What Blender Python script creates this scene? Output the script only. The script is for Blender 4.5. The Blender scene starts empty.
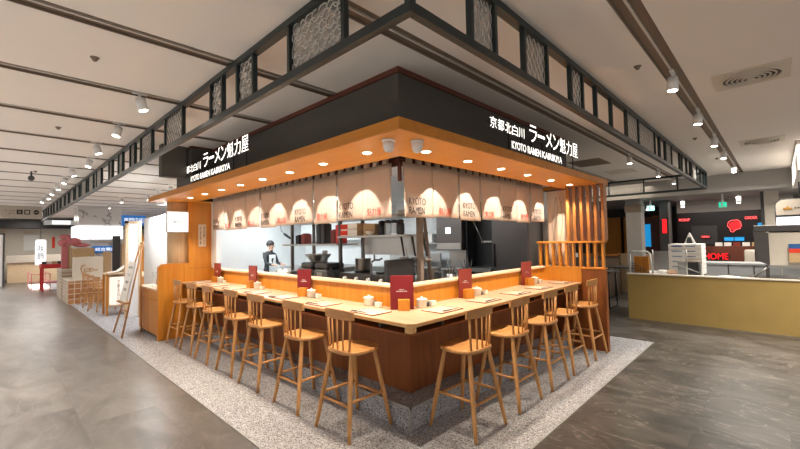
import bpy, math, random
from mathutils import Vector, Matrix
random.seed(7)
sc = bpy.context.scene
col = sc.collection
PI = math.pi

# ------------------------------------------------------------------ materials
def new_mat(name):
    m = bpy.data.materials.new(name); m.use_nodes = True
    nt = m.node_tree; b = nt.nodes['Principled BSDF']
    return m, nt, b
def N(nt, t, **kw):
    n = nt.nodes.new(t)
    for k, v in kw.items(): setattr(n, k, v)
    return n
def rgb(c): return (c[0], c[1], c[2], 1.0)
def plain(name, c, rough=0.5, metal=0.0, spec=None, noise=0.06, nscale=6.0):
    m, nt, b = new_mat(name)
    tc = N(nt, 'ShaderNodeTexCoord'); no = N(nt, 'ShaderNodeTexNoise'); no.inputs['Scale'].default_value = nscale
    no.inputs['Detail'].default_value = 4
    nt.links.new(tc.outputs['Object'], no.inputs['Vector'])
    mx = N(nt, 'ShaderNodeMix', data_type='RGBA')
    mx.inputs[6].default_value = rgb([v*(1-noise) for v in c]); mx.inputs[7].default_value = rgb([min(1, v*(1+noise)) for v in c])
    nt.links.new(no.outputs['Fac'], mx.inputs[0]); nt.links.new(mx.outputs[2], b.inputs['Base Color'])
    b.inputs['Roughness'].default_value = rough; b.inputs['Metallic'].default_value = metal
    if spec is not None: b.inputs['Specular IOR Level'].default_value = spec
    return m
def emit(name, c, s):
    m, nt, b = new_mat(name)
    b.inputs['Base Color'].default_value = rgb(c); b.inputs['Emission Color'].default_value = rgb(c)
    b.inputs['Emission Strength'].default_value = s
    return m
def wood(name, c1, c2, axis='x', rough=0.45, scale=1.0):
    m, nt, b = new_mat(name)
    tc = N(nt, 'ShaderNodeTexCoord'); mp = N(nt, 'ShaderNodeMapping')
    s = {'x': (1.2, 22, 22), 'y': (22, 1.2, 22), 'z': (22, 22, 1.2)}[axis]
    mp.inputs['Scale'].default_value = [v*scale for v in s]
    no = N(nt, 'ShaderNodeTexNoise'); no.inputs['Scale'].default_value = 2.0; no.inputs['Detail'].default_value = 6; no.inputs['Distortion'].default_value = .6
    n2 = N(nt, 'ShaderNodeTexNoise'); n2.inputs['Scale'].default_value = 1.3
    nt.links.new(tc.outputs['Object'], mp.inputs['Vector']); nt.links.new(mp.outputs['Vector'], no.inputs['Vector'])
    nt.links.new(tc.outputs['Object'], n2.inputs['Vector'])
    ad = N(nt, 'ShaderNodeMath', operation='MULTIPLY_ADD'); ad.inputs[1].default_value = .35; 
    nt.links.new(n2.outputs['Fac'], ad.inputs[0]); nt.links.new(no.outputs['Fac'], ad.inputs[2])
    cr = N(nt, 'ShaderNodeValToRGB'); cr.color_ramp.elements[0].position = .48; cr.color_ramp.elements[1].position = .85
    cr.color_ramp.elements[0].color = rgb(c1); cr.color_ramp.elements[1].color = rgb(c2)
    nt.links.new(ad.outputs[0], cr.inputs[0]); nt.links.new(cr.outputs[0], b.inputs['Base Color'])
    b.inputs['Roughness'].default_value = rough
    bp = N(nt, 'ShaderNodeBump'); bp.inputs['Strength'].default_value = .08; nt.links.new(no.outputs['Fac'], bp.inputs['Height']); nt.links.new(bp.outputs[0], b.inputs['Normal'])
    return m
def terrazzo_mat():
    m, nt, b = new_mat('terrazzo')
    tc = N(nt, 'ShaderNodeTexCoord')
    v = N(nt, 'ShaderNodeTexVoronoi'); v.inputs['Scale'].default_value = 120
    nt.links.new(tc.outputs['Object'], v.inputs['Vector'])
    sx = N(nt, 'ShaderNodeSeparateColor'); nt.links.new(v.outputs['Color'], sx.inputs[0])
    cr = N(nt, 'ShaderNodeValToRGB'); cr.color_ramp.interpolation = 'CONSTANT'
    e = cr.color_ramp.elements
    e[0].position = 0; e[0].color = (.06, .058, .062, 1); e[1].position = .10; e[1].color = (.2, .19, .2, 1)
    for p, c in ((.28, .29), (.50, .37), (.76, .46), (.93, .60)):
        x = e.new(p); x.color = (c*1.04, c*1.06, c*1.15, 1)
    nt.links.new(sx.outputs[0], cr.inputs[0])
    # joints between slabs
    br = N(nt, 'ShaderNodeTexBrick'); br.offset = 0; br.inputs['Scale'].default_value = 1.0
    br.inputs['Brick Width'].default_value = 1.2; br.inputs['Row Height'].default_value = .5
    br.inputs['Mortar Size'].default_value = .003; br.inputs['Color1'].default_value = (1, 1, 1, 1); br.inputs['Color2'].default_value = (.94, .94, .94, 1); br.inputs['Mortar'].default_value = (.72, .72, .7, 1)
    nt.links.new(tc.outputs['Object'], br.inputs['Vector'])
    mx = N(nt, 'ShaderNodeMix', data_type='RGBA', blend_type='MULTIPLY'); mx.inputs[0].default_value = 1
    nt.links.new(cr.outputs[0], mx.inputs[6]); nt.links.new(br.outputs['Color'], mx.inputs[7]); nt.links.new(mx.outputs[2], b.inputs['Base Color'])
    b.inputs['Roughness'].default_value = .55
    return m
def floor_mat(name, ca, cb, vein, vs, rough, tile=(1.2, .6), joint=.75, contrast=.25):
    m, nt, b = new_mat(name)
    tc = N(nt, 'ShaderNodeTexCoord')
    br = N(nt, 'ShaderNodeTexBrick'); br.offset = .5; br.inputs['Scale'].default_value = 1.0
    br.inputs['Brick Width'].default_value = tile[0]; br.inputs['Row Height'].default_value = tile[1]; br.inputs['Mortar Size'].default_value = .0025
    br.inputs['Color1'].default_value = (1, 1, 1, 1); br.inputs['Color2'].default_value = (1-contrast,)*3+(1,); br.inputs['Mortar'].default_value = (joint,)*3+(1,)
    nt.links.new(tc.outputs['Object'], br.inputs['Vector'])
    mp = N(nt, 'ShaderNodeMapping'); mp.inputs['Scale'].default_value = (1, 1.9, 1); mp.inputs['Rotation'].default_value = (0, 0, .2)
    nt.links.new(tc.outputs['Object'], mp.inputs['Vector'])
    # shift the pattern per tile so that veins stop at the joints
    addv = N(nt, 'ShaderNodeVectorMath', operation='MULTIPLY_ADD'); addv.inputs[1].default_value = (9, 9, 9)
    nt.links.new(br.outputs['Color'], addv.inputs[0]); nt.links.new(mp.outputs[0], addv.inputs[2])
    no = N(nt, 'ShaderNodeTexNoise'); no.inputs['Scale'].default_value = 1.6; no.inputs['Detail'].default_value = 8; no.inputs['Roughness'].default_value = .62; no.inputs['Distortion'].default_value = .8
    nt.links.new(addv.outputs[0], no.inputs['Vector'])
    cr = N(nt, 'ShaderNodeValToRGB'); cr.color_ramp.elements[0].position = .3; cr.color_ramp.elements[1].position = .7
    cr.color_ramp.elements[0].color = rgb(ca); cr.color_ramp.elements[1].color = rgb(cb)
    nt.links.new(no.outputs['Fac'], cr.inputs[0])
    n3 = N(nt, 'ShaderNodeTexNoise'); n3.inputs['Scale'].default_value = vs; n3.inputs['Detail'].default_value = 5; n3.inputs['Distortion'].default_value = 1.4
    nt.links.new(addv.outputs[0], n3.inputs['Vector'])
    c3 = N(nt, 'ShaderNodeValToRGB'); c3.color_ramp.elements[0].position = .485; c3.color_ramp.elements[0].color = (0, 0, 0, 1)
    c3.color_ramp.elements[1].position = .5; c3.color_ramp.elements[1].color = (1, 1, 1, 1); x = c3.color_ramp.elements.new(.515); x.color = (0, 0, 0, 1)
    nt.links.new(n3.outputs['Fac'], c3.inputs[0])
    ml = N(nt, 'ShaderNodeMath', operation='MULTIPLY'); ml.inputs[1].default_value = .35; nt.links.new(c3.outputs[0], ml.inputs[0])
    mv = N(nt, 'ShaderNodeMix', data_type='RGBA'); mv.inputs[7].default_value = rgb(vein)
    nt.links.new(ml.outputs[0], mv.inputs[0]); nt.links.new(cr.outputs[0], mv.inputs[6])
    mx = N(nt, 'ShaderNodeMix', data_type='RGBA', blend_type='MULTIPLY'); mx.inputs[0].default_value = 1
    nt.links.new(mv.outputs[2], mx.inputs[6]); nt.links.new(br.outputs['Color'], mx.inputs[7]); nt.links.new(mx.outputs[2], b.inputs['Base Color'])
    b.inputs['Roughness'].default_value = rough
    return m
def marble_mat():
    m, nt, b = new_mat('marble')
    tc = N(nt, 'ShaderNodeTexCoord'); no = N(nt, 'ShaderNodeTexNoise'); no.inputs['Scale'].default_value = 1.4; no.inputs['Detail'].default_value = 7; no.inputs['Distortion'].default_value = .7
    nt.links.new(tc.outputs['Object'], no.inputs['Vector'])
    c3 = N(nt, 'ShaderNodeValToRGB'); e = c3.color_ramp.elements
    e[0].position = .46; e[0].color = (.70, .67, .64, 1); e[1].position = .49; e[1].color = (.30, .28, .26, 1); x = e.new(.51); x.color = (.74, .71, .68, 1)
    nt.links.new(no.outputs['Fac'], c3.inputs[0]); nt.links.new(c3.outputs[0], b.inputs['Base Color']); b.inputs['Roughness'].default_value = .25
    return m
def tile_mat(name, c1, c2, mortar, w, h):
    m, nt, b = new_mat(name)
    tc = N(nt, 'ShaderNodeTexCoord'); mp = N(nt, 'ShaderNodeMapping'); 
    sp = N(nt, 'ShaderNodeSeparateXYZ'); nt.links.new(tc.outputs['Object'], sp.inputs[0])
    ad = N(nt, 'ShaderNodeMath', operation='ADD'); nt.links.new(sp.outputs[0], ad.inputs[0]); nt.links.new(sp.outputs[1], ad.inputs[1])
    cb = N(nt, 'ShaderNodeCombineXYZ'); nt.links.new(ad.outputs[0], cb.inputs[0]); nt.links.new(sp.outputs[2], cb.inputs[1])
    br = N(nt, 'ShaderNodeTexBrick'); br.offset = 0; br.inputs['Scale'].default_value = 1; br.inputs['Brick Width'].default_value = w; br.inputs['Row Height'].default_value = h; br.inputs['Mortar Size'].default_value = .012
    br.inputs['Color1'].default_value = rgb(c1); br.inputs['Color2'].default_value = rgb(c2); br.inputs['Mortar'].default_value = rgb(mortar)
    nt.links.new(cb.outputs[0], br.inputs['Vector']); nt.links.new(br.outputs['Color'], b.inputs['Base Color']); b.inputs['Roughness'].default_value = .4
    return m
def glass_mat(name, c=(.9, .95, .95), alpha=.22):
    m, nt, b = new_mat(name)
    b.inputs['Base Color'].default_value = rgb(c); b.inputs['Roughness'].default_value = .08; b.inputs['Alpha'].default_value = alpha
    return m

M = {}
M['stool'] = wood('stool oak', (.46, .21, .065), (.62, .32, .11), 'z', .4)
M['stool_seat'] = wood('stool seat oak', (.44, .20, .062), (.58, .29, .10), 'x', .38)
M['worktop'] = wood('worktop oak', (.46, .32, .21), (.56, .41, .28), 'x', .36, .8)
M['worktop_edge'] = wood('worktop edge', (.60, .33, .12), (.74, .45, .18), 'x', .4)
M['mat'] = wood('pale placemat wood', (.56, .43, .33), (.64, .51, .41), 'x', .5, .8)
M['front'] = wood('front panel wood', (.19, .050, .006), (.27, .078, .010), 'z', .6, .5)
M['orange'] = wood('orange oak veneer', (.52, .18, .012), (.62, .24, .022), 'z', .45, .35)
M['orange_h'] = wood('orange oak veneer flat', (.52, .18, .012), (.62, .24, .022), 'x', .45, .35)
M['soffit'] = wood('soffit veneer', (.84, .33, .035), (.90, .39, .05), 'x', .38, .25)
M['pale'] = wood('pale column oak', (.62, .42, .23), (.74, .54, .33), 'z', .5, .5)
M['lightwood'] = wood('light wood', (.62, .44, .27), (.72, .54, .36), 'x', .5, .5)
M['slat'] = wood('slat wood', (.34, .12, .025), (.44, .17, .04), 'z', .45, .5)
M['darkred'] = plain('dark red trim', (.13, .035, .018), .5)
M['fascia'] = plain('charcoal fascia', (.085, .078, .068), .75, noise=.1, nscale=30)
M['steelframe'] = plain('blackened steel', (.022, .032, .034), .35, .3)
M['wire'] = plain('pale lattice wire', (.62, .60, .56), .35, .3)
M['ceiling'] = plain('ceiling paint', (.84, .79, .74), .85, noise=.03, nscale=1.5)
M['slot'] = plain('ceiling slot brown', (.21, .155, .115), .55, noise=.1)
M['rail'] = plain('white track rail', (.62, .58, .52), .4)
M['terrazzo'] = terrazzo_mat()
M['steel_strip'] = plain('plinth edge strip', (.38, .39, .38), .35, .6)
M['floorL'] = floor_mat('walkway tile', (.072, .066, .061), (.158, .146, .134), (.20, .185, .17), 1.1, .30, (1.2, .6), .72, .16)
M['floorR'] = floor_mat('dark stone tile', (.022, .021, .020), (.125, .115, .106), (.42, .38, .34), 1.5, .33, (1.2, .6), .6, .3)
M['kfloor'] = plain('kitchen floor', (.12, .11, .10), .5)
M['white'] = plain('white paint', (.80, .80, .79), .5, noise=.02)
M['kwall'] = plain('kitchen white wall', (.80, .83, .83), .4, noise=.03)
M['cloth'] = plain('noren cloth', (.62, .46, .34), .9, noise=.05, nscale=14)
M['ink'] = plain('black ink', (.03, .025, .025), .8)
M['redink'] = plain('red ink', (.75, .05, .02), .7)
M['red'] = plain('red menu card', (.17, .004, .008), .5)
M['redside'] = plain('red menu lit', (.22, .03, .018), .45)  # lit look of the far menus put into a brighter base colour
M['redbright'] = plain('bright red', (.6, .03, .03), .4)
M['pink'] = plain('pink fabric', (.62, .20, .22), .7)
M['ceramic'] = plain('white ceramic', (.82, .76, .68), .25, noise=.02)
M['glass'] = glass_mat('clear glass')
M['acrylic'] = glass_mat('acrylic', (.92, .95, .95), .16)
M['film'] = glass_mat('grey film', (.30, .29, .28), .42); M['film'].node_tree.nodes['Principled BSDF'].inputs['Roughness'].default_value = .5
M['black'] = plain('black plastic', (.015, .015, .017), .35)
M['dark'] = plain('dark grey', (.05, .05, .052), .5)
M['steel'] = plain('brushed steel', (.42, .41, .39), .3, .9, noise=.12, nscale=3)
M['steeldark'] = plain('dark brushed steel', (.13, .12, .115), .33, .85, noise=.15, nscale=2)
M['grey'] = plain('grey laminate', (.33, .34, .35), .5)
M['yellow'] = plain('mustard counter front', (.36, .245, .075), .6, noise=.12, nscale=3)
M['cream'] = plain('cream panel', (.68, .62, .53), .6)
M['bulk'] = plain('grey bulkhead', (.36, .34, .32), .8, noise=.06)
M['beige'] = plain('beige sign', (.50, .44, .37), .6)
M['paper'] = plain('paper', (.84, .82, .78), .7, noise=.02)
M['card'] = wood('cardboard', (.50, .33, .17), (.58, .40, .22), 'x', .8)
M['gold'] = plain('gold lettering', (.55, .28, .06), .35, .4)
M['marble'] = marble_mat()
M['bricktile'] = tile_mat('terracotta tile', (.36, .12, .045), (.56, .27, .11), (.72, .58, .44), .15, .15)
M['stripetile'] = tile_mat('beige strip tile', (.42, .32, .22), (.52, .40, .29), (.66, .58, .48), .6, .10)
M['skin'] = plain('skin', (.55, .33, .23), .5)
M['hair'] = plain('black hair', (.02, .017, .016), .6)
M['jacket'] = plain('black jacket', (.03, .03, .033), .8)
M['navy'] = plain('dark backdrop', (.012, .009, .011), .4)
M['blueprint'] = plain('blue print', (.03, .12, .35), .5)
M['e_letter'] = emit('lit white letters', (1, .95, .86), 1.6)
M['e_down'] = emit('downlight lens', (1, .86, .62), 14)
M['e_spot'] = emit('spot lens', (1, .93, .82), 14)
M['e_tube'] = emit('kitchen tube', (.86, .94, 1), 4)
M['e_band'] = emit('lit white band', (.95, .97, 1), .95)
M['e_sign'] = emit('lit sign face', (.95, .97, 1), .72)
M['e_blue'] = emit('blue screen', (.01, .22, .50), .8)
M['e_blue2'] = emit('blue sign', (.02, .12, .35), .6)
M['e_neon'] = emit('red neon', (1, .01, .015), 1.0)
M['e_neonw'] = emit('pink white neon', (1, .10, .10), 1.6)
M['e_green'] = emit('green exit', (.02, .5, .30), .9)
M['e_cyan'] = emit('blue white exit', (.45, .9, .85), 1.6)
M['e_poster'] = emit('lit poster', (1, .9, .8), .4)
M['e_pinkglow'] = emit('pink glow strip', (1, .65, .6), 2.0)

# ------------------------------------------------------------------ mesh builder
class MB:
    def __init__(s): s.v = []; s.f = []; s.m = []; s.sm = []
    def add(s, vs, fs, mi=0, smooth=False):
        o = len(s.v); s.v += [tuple(v) for v in vs]
        for f in fs: s.f.append([i+o for i in f]); s.m.append(mi); s.sm.append(smooth)
        return s
    def box(s, a, b, mi=0):
        x0, y0, z0 = [min(a[i], b[i]) for i in range(3)]; x1, y1, z1 = [max(a[i], b[i]) for i in range(3)]
        return s.add([(x0,y0,z0),(x1,y0,z0),(x1,y1,z0),(x0,y1,z0),(x0,y0,z1),(x1,y0,z1),(x1,y1,z1),(x0,y1,z1)],
              [(0,3,2,1),(4,5,6,7),(0,1,5,4),(1,2,6,5),(2,3,7,6),(3,0,4,7)], mi)
    def prism(s, pts, z0, z1, mi=0, axis='z', smooth=False, side=None):
        def P(p, z): return {'z': (p[0], p[1], z), 'y': (p[0], z, p[1]), 'x': (z, p[0], p[1])}[axis]
        n = len(pts); vs = [P(p, z0) for p in pts]+[P(p, z1) for p in pts]
        fs = [tuple(range(n))[::-1], tuple(range(n, 2*n))]
        s.add(vs, fs, mi); o = len(s.v)-2*n
        for i in range(n):
            j = (i+1) % n; s.f.append([o+i, o+j, o+n+j, o+n+i]); s.m.append(mi if side is None else side); s.sm.append(smooth)
        return s
    def cyl(s, p, q, r, r2=None, n=12, mi=0, caps=True, smooth=True):
        p = Vector(p); q = Vector(q); r2 = r if r2 is None else r2
        d = (q-p).normalized(); a = Vector((0,0,1)) if abs(d.z) < .9 else Vector((1,0,0))
        u = d.cross(a).normalized(); w = d.cross(u)
        vs = []
        for c, rr in ((p, r), (q, r2)):
            for i in range(n):
                t = 2*PI*i/n; vs.append(c+(u*math.cos(t)+w*math.sin(t))*rr)
        o = len(s.v); s.add(vs, [(i, (i+1) % n, n+(i+1) % n, n+i) for i in range(n)], mi, smooth)
        if caps:
            for f in (tuple(range(n))[::-1], tuple(range(n, 2*n))): s.f.append([o+i for i in f]); s.m.append(mi); s.sm.append(False)
        return s
    def lathe(s, prof, c=(0,0,0), n=16, mi=0, smooth=True):
        vs = []; k = len(prof)
        for (r, z) in prof:
            for i in range(n):
                t = 2*PI*i/n; vs.append((c[0]+r*math.cos(t), c[1]+r*math.sin(t), c[2]+z))
        fs = [(a*n+i, a*n+(i+1) % n, (a+1)*n+(i+1) % n, (a+1)*n+i) for a in range(k-1) for i in range(n)]
        o = len(s.v); s.add(vs, fs, mi, smooth)
        s.f.append([o+i for i in range(n)][::-1]); s.m.append(mi); s.sm.append(False)
        s.f.append([o+(k-1)*n+i for i in range(n)]); s.m.append(mi); s.sm.append(False)
        return s
    def tube(s, pts, r, n=6, mi=0, closed=False):
        pts = [Vector(p) for p in pts]; k = len(pts); vs = []
        for i, p in enumerate(pts):
            a = pts[(i-1) % k] if (closed or i > 0) else p; b = pts[(i+1) % k] if (closed or i < k-1) else p
            d = (b-a).normalized(); up = Vector((0,0,1)) if abs(d.z) < .95 else Vector((1,0,0))
            if abs(d.z) > .2 and abs(d.z) < .999: up = Vector((0.31,0.95,0.05)) if False else up
            u = d.cross(up).normalized(); w = d.cross(u)
            for j in range(n):
                t = 2*PI*j/n; vs.append(p+(u*math.cos(t)+w*math.sin(t))*r)
        fs = []
        for a in range(k if closed else k-1):
            b = (a+1) % k
            for j in range(n): fs.append((a*n+j, a*n+(j+1) % n, b*n+(j+1) % n, b*n+j))
        o = len(s.v); s.add(vs, fs, mi, True)
        if not closed:
            s.f.append([o+j for j in range(n)][::-1]); s.m.append(mi); s.sm.append(False)
            s.f.append([o+(k-1)*n+j for j in range(n)]); s.m.append(mi); s.sm.append(False)
        return s
    def ball(s, c, r, n=14, k=8, mi=0):
        rx, ry, rz = (r, r, r) if not isinstance(r, (tuple, list)) else r
        vs = [(c[0], c[1], c[2]-rz)]
        for a in range(1, k):
            ph = -PI/2+PI*a/k
            for i in range(n):
                t = 2*PI*i/n; vs.append((c[0]+rx*math.cos(ph)*math.cos(t), c[1]+ry*math.cos(ph)*math.sin(t), c[2]+rz*math.sin(ph)))
        vs.append((c[0], c[1], c[2]+rz)); L = len(vs)-1
        fs = [(0, 1+(i+1) % n, 1+i) for i in range(n)]+[(L, L-n+i, L-n+(i+1) % n) for i in range(n)]
        for a in range(k-2):
            for i in range(n): fs.append((1+a*n+i, 1+a*n+(i+1) % n, 1+(a+1)*n+(i+1) % n, 1+(a+1)*n+i))
        return s.add(vs, fs, mi, True)
    def build(s, name, mats, parent=None, bevel=0.0, loc=None):
        me = bpy.data.meshes.new(name); me.from_pydata(s.v, [], s.f)
        if not isinstance(mats, (list, tuple)): mats = [mats]
        for m in mats: me.materials.append(M[m] if isinstance(m, str) else m)
        for p, mi, sm in zip(me.polygons, s.m, s.sm): p.material_index = mi; p.use_smooth = sm
        me.update()
        o = bpy.data.objects.new(name, me); col.objects.link(o)
        if parent is not None: o.parent = parent
        if loc is not None: o.location = loc
        if bevel:
            bm = o.modifiers.new('Bevel', 'BEVEL'); bm.width = bevel; bm.segments = 2; bm.limit_method = 'ANGLE'
        return o
def B(name, a, b, mat, parent=None, bevel=0.0): return MB().box(a, b).build(name, mat, parent, bevel)
def tag(o, label, cat, group=None, kind=None):
    o['label'] = label; o['category'] = cat
    if group: o['group'] = group
    if kind: o['kind'] = kind
    return o
def thing(name, label, cat, loc=(0,0,0), rz=0, group=None):
    o = bpy.data.objects.new(name, None); col.objects.link(o); o.location = loc; o.rotation_euler = (0,0,rz); o.empty_display_size = .1
    return tag(o, label, cat, group)
def struct(o, label=None):
    o['kind'] = 'structure'
    if label: o['label'] = label
    return o
def dup(root, loc, rz=0, label=None, group=None):
    r = root.copy(); col.objects.link(r); r.location = loc; r.rotation_euler = (0,0,rz)
    if label: r['label'] = label
    if group: r['group'] = group
    def rec(src, dst):
        for ch in [c for c in src.children]:
            c = ch.copy(); col.objects.link(c); c.parent = dst; c.matrix_parent_inverse = ch.matrix_parent_inverse
            rec(ch, c)
    rec(root, r)
    return r
ORD = ['first','second','third','fourth','fifth','sixth','seventh','eighth','ninth','tenth','eleventh','twelfth','thirteenth','fourteenth','fifteenth','sixteenth','seventeenth','eighteenth','nineteenth','twentieth']

def text_obj(name, s, x0, x1, z0, z1, y, facing, mat, parent=None, extrude=.004, bold=0.0, origin=None, lean=0):
    """lettering filling a rectangle; facing 'S' looks toward -y (reads along +x), 'E' looks toward +x (reads along +y)"""
    cu = bpy.data.curves.new(name, 'FONT'); cu.body = s; cu.size = 1; cu.extrude = 0; cu.offset = bold; cu.space_line = .95; cu.resolution_u = 4
    if lean: cu.shear = lean
    t = bpy.data.objects.new(name, cu); col.objects.link(t)
    dg = bpy.context.evaluated_depsgraph_get(); dg.update()
    me = bpy.data.meshes.new_from_object(t.evaluated_get(dg)); bpy.data.objects.remove(t); bpy.data.curves.remove(cu)
    if len(me.vertices) == 0: return None
    xs = [v.co.x for v in me.vertices]; ys = [v.co.y for v in me.vertices]
    ax, bx, ay, by = min(xs), max(xs), min(ys), max(ys)
    sx = (x1-x0)/max(bx-ax, 1e-6); sy = (z1-z0)/max(by-ay, 1e-6)
    vs = []; fs = [list(p.vertices) for p in me.polygons]; n = len(me.vertices)
    for off in (0, extrude):
        for v in me.vertices:
            a = x0+(v.co.x-ax)*sx; c = z0+(v.co.y-ay)*sy
            vs.append((a, y-off, c) if facing == 'S' else (y+off, a, c))
    ec = {}
    for f in fs:
        for i in range(len(f)):
            k = (f[i], f[(i+1) % len(f)]); ec[k] = 1
    side = [[a, b, b+n, a+n] for (a, b) in ec if (b, a) not in ec]
    mb = MB(); mb.add(vs, [f[::-1] for f in fs]+[[i+n for i in f] for f in fs]+side)
    if mat == 'e_letter':
        nf = len(fs)
        mb.m = [1]*nf+[0]*nf+[1]*len(side); mat = ['e_letter', 'fascia']
    o = mb.build(name, mat, parent)
    bpy.data.meshes.remove(me)
    return o

# ------------------------------------------------------------------ lights
def spot(loc, target, power, ang, c=(1, .80, .55), blend=.6, size=.04):
    l = bpy.data.lights.new('spot', 'SPOT'); l.energy = power; l.spot_size = math.radians(ang); l.spot_blend = blend; l.color = c; l.shadow_soft_size = size
    o = bpy.data.objects.new('spot_light', l); col.objects.link(o); o.location = loc
    d = Vector(target)-Vector(loc); o.rotation_euler = d.to_track_quat('-Z', 'Y').to_euler()
    return o
def area(loc, sx, sy, power, c=(1, 1, 1), rot=(0,0,0), spread=180):
    l = bpy.data.lights.new('area', 'AREA'); l.shape = 'RECTANGLE'; l.size = sx; l.size_y = sy; l.energy = power; l.color = c; l.spread = math.radians(spread)
    o = bpy.data.objects.new('area_light', l); col.objects.link(o); o.location = loc; o.rotation_euler = rot
    return o

# ================================================================== SETTING
ZC = 3.12
struct(MB().box((-45,-7,-.06), (-1.5,7.28,0)).build('floor', 'floorL'), 'grey-brown walkway tiles')
MBx = MB().box((-1.5,-7,-.06), (7,24,0)); MBx.box((-45,7.28,-.06), (-1.5,24,0)); struct(MBx.build('floor', 'floorR'), 'dark veined stone tiles')
struct(MB().box((-24,1.55,-.02), (-1.5,7.28,.004)).build('floor', 'terrazzo'), 'grey speckled terrazzo')
struct(MB().box((-1.505,1.54,0), (-1.492,7.28,.005)).box((-24,1.54,0), (-1.492,1.552,.005)).build('trim_1', 'steel_strip'), 'thin metal strip along terrazzo edge')
# ceiling with recessed track slots
SLX = [-.62-1.225*k for k in range(-4, 24)]
cb = MB(); w = .075; y0c, y1c = -6, 12.1
edges = sorted(SLX)
prev = -32.0
for x in edges:
    if x < -31 or x > 6.8: continue
    cb.box((prev, y0c, ZC), (x-w, y1c, ZC+.03), 0)
    cb.box((x-w+.001, y0c, ZC+.002), (x-w+.005, y1c, ZC+.021), 1); cb.box((x+w-.005, y0c, ZC+.002), (x+w-.001, y1c, ZC+.021), 1)
    cb.box((x-w-.01, y0c, ZC+.022), (x+w+.01, y1c, ZC+.04), 1)
    prev = x+w
cb.box((prev, y0c, ZC), (7, y1c, ZC+.03), 0)
struct(cb.build('ceiling', ['ceiling', 'slot']))
for i, x in enumerate(edges):
    if x < -20 or x > 2: continue
    r = MB().box((x-.008, y0c+.1, ZC+.008), (x+.008, y1c-.1, ZC+.022)).build('light_track', 'rail')
    k = round((-.62-x)/1.225)
    nm = 'in the ceiling slot right of the black truss' if k == 0 else ('in the ceiling slot between truss and right fascia' if k == 1 else ('in the slot beyond the right-hand air vents' if k < 0 else 'in the %s ceiling slot left of the vent side' % ORD[k]))
    tag(r, 'long pale lighting track '+nm, 'light track', 'lighting tracks in the ceiling slots')
# bulkhead + lower ceiling at right rear
struct(MB().box((-12,12.1,2.70), (7,12.3,ZC+.05)).build('wall_back', 'bulk'))
struct(MB().box((-12,12.3,2.70), (7,22,2.75)).build('ceiling', 'bulk'))
struct(MB().box((.24,8.6,2.66), (7,12.1,ZC)).build('trim_2', 'ceiling'))
struct(MB().box((-12,17.0,0), (7,17.15,2.7)).build('wall_rear', 'dark'))
struct(MB().box((-31,-6,0), (-30.8,17,3.2)).build('wall_left', 'cream'))

# ================================================================== PLINTH + COUNTER
pl = MB()
pl.prism([(-7.88,2.58),(-2.41,2.58),(-2.41,6.2),(-2.95,6.2),(-2.95,3.1),(-7.88,3.1)], 0.004, .209)
struct(pl.build('trim_3', 'terrazzo'), 'terrazzo plinth under the bar')
struct(MB().box((-7.88,2.572,.193), (-2.402,2.585,.213)).box((-2.415,2.572,.193), (-2.402,6.2,.213)).box((-2.425,2.572,.004), (-2.402,2.595,.2)).build('trim_4', 'steel_strip'), 'metal edging of the plinth')

ct = thing('bar_counter', 'long L-shaped oak bar counter wrapping the open kitchen corner', 'counter', (-2.6,2.8,.209))
def loc(mb_o):  # keep world coordinates though parented
    mb_o.matrix_parent_inverse = mb_o.parent.matrix_basis.inverted() if mb_o.parent else mb_o.matrix_parent_inverse
    return mb_o
def P(o):
    bpy_parent = o.parent
    o.matrix_parent_inverse = Matrix.Translation(Vector(bpy_parent.location)).inverted() if bpy_parent.rotation_euler.z == 0 else (Matrix.Translation(bpy_parent.location) @ bpy_parent.rotation_euler.to_matrix().to_4x4()).inverted()
    return o
ch = .055
o1 = [(-7.88,2.38),(-2.2-ch,2.38),(-2.2,2.38+ch),(-2.2,6.234),(-2.8,6.234),(-2.8,2.9),(-7.88,2.9)]
P(MB().prism(o1, .968, 1.0, 0, side=1).build('worktop', ['worktop', 'worktop_edge'], ct, .003))
o2 = [(-7.88,2.40),(-2.22-ch,2.40),(-2.22,2.40+ch),(-2.22,6.234),(-2.66,6.234),(-2.66,2.84),(-7.88,2.84)]
P(MB().prism(o2, .898, .914, 0).build('under_shelf', 'front', ct, .002))
P(MB().prism([(-7.88,2.76),(-2.56,2.76),(-2.56,6.234),(-2.66,6.234),(-2.66,2.86),(-7.88,2.86)], .914, .968).build('shelf_back', 'black', ct))
for q in range(9):
    x = -7.6+q*.62
    P(MB().box((x,2.43,.914), (x+.016,2.76,.968)).build('shelf_divider', 'steeldark', ct))
for q in range(6):
    y = 2.86+q*.62
    P(MB().box((-2.25,y,.914), (-2.56,y+.016,.968)).build('shelf_divider', 'steeldark', ct))
P(MB().prism([(-2.30,2.41),(-2.25,2.41),(-2.23,2.43),(-2.23,2.48),(-2.30,2.48)], .914, .968).build('corner_block', 'worktop_edge', ct))
P(MB().prism([(-7.88,2.82),(-2.63,2.82),(-2.63,6.234),(-2.70,6.234),(-2.70,2.89),(-7.88,2.89)], .211, .898).build('front_panel', 'front', ct, .003))
P(MB().prism([(-7.88,2.88),(-2.78,2.88),(-2.78,6.234),(-2.86,6.234),(-2.86,2.96),(-7.88,2.96)], 1.0, 1.205).build('backboard', 'orange', ct))
P(MB().prism([(-7.66,2.85),(-2.75,2.85),(-2.75,6.234),(-2.90,6.234),(-2.90,3.0),(-7.66,3.0)], 1.205, 1.232).build('sill', 'lightwood', ct, .004))

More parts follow.
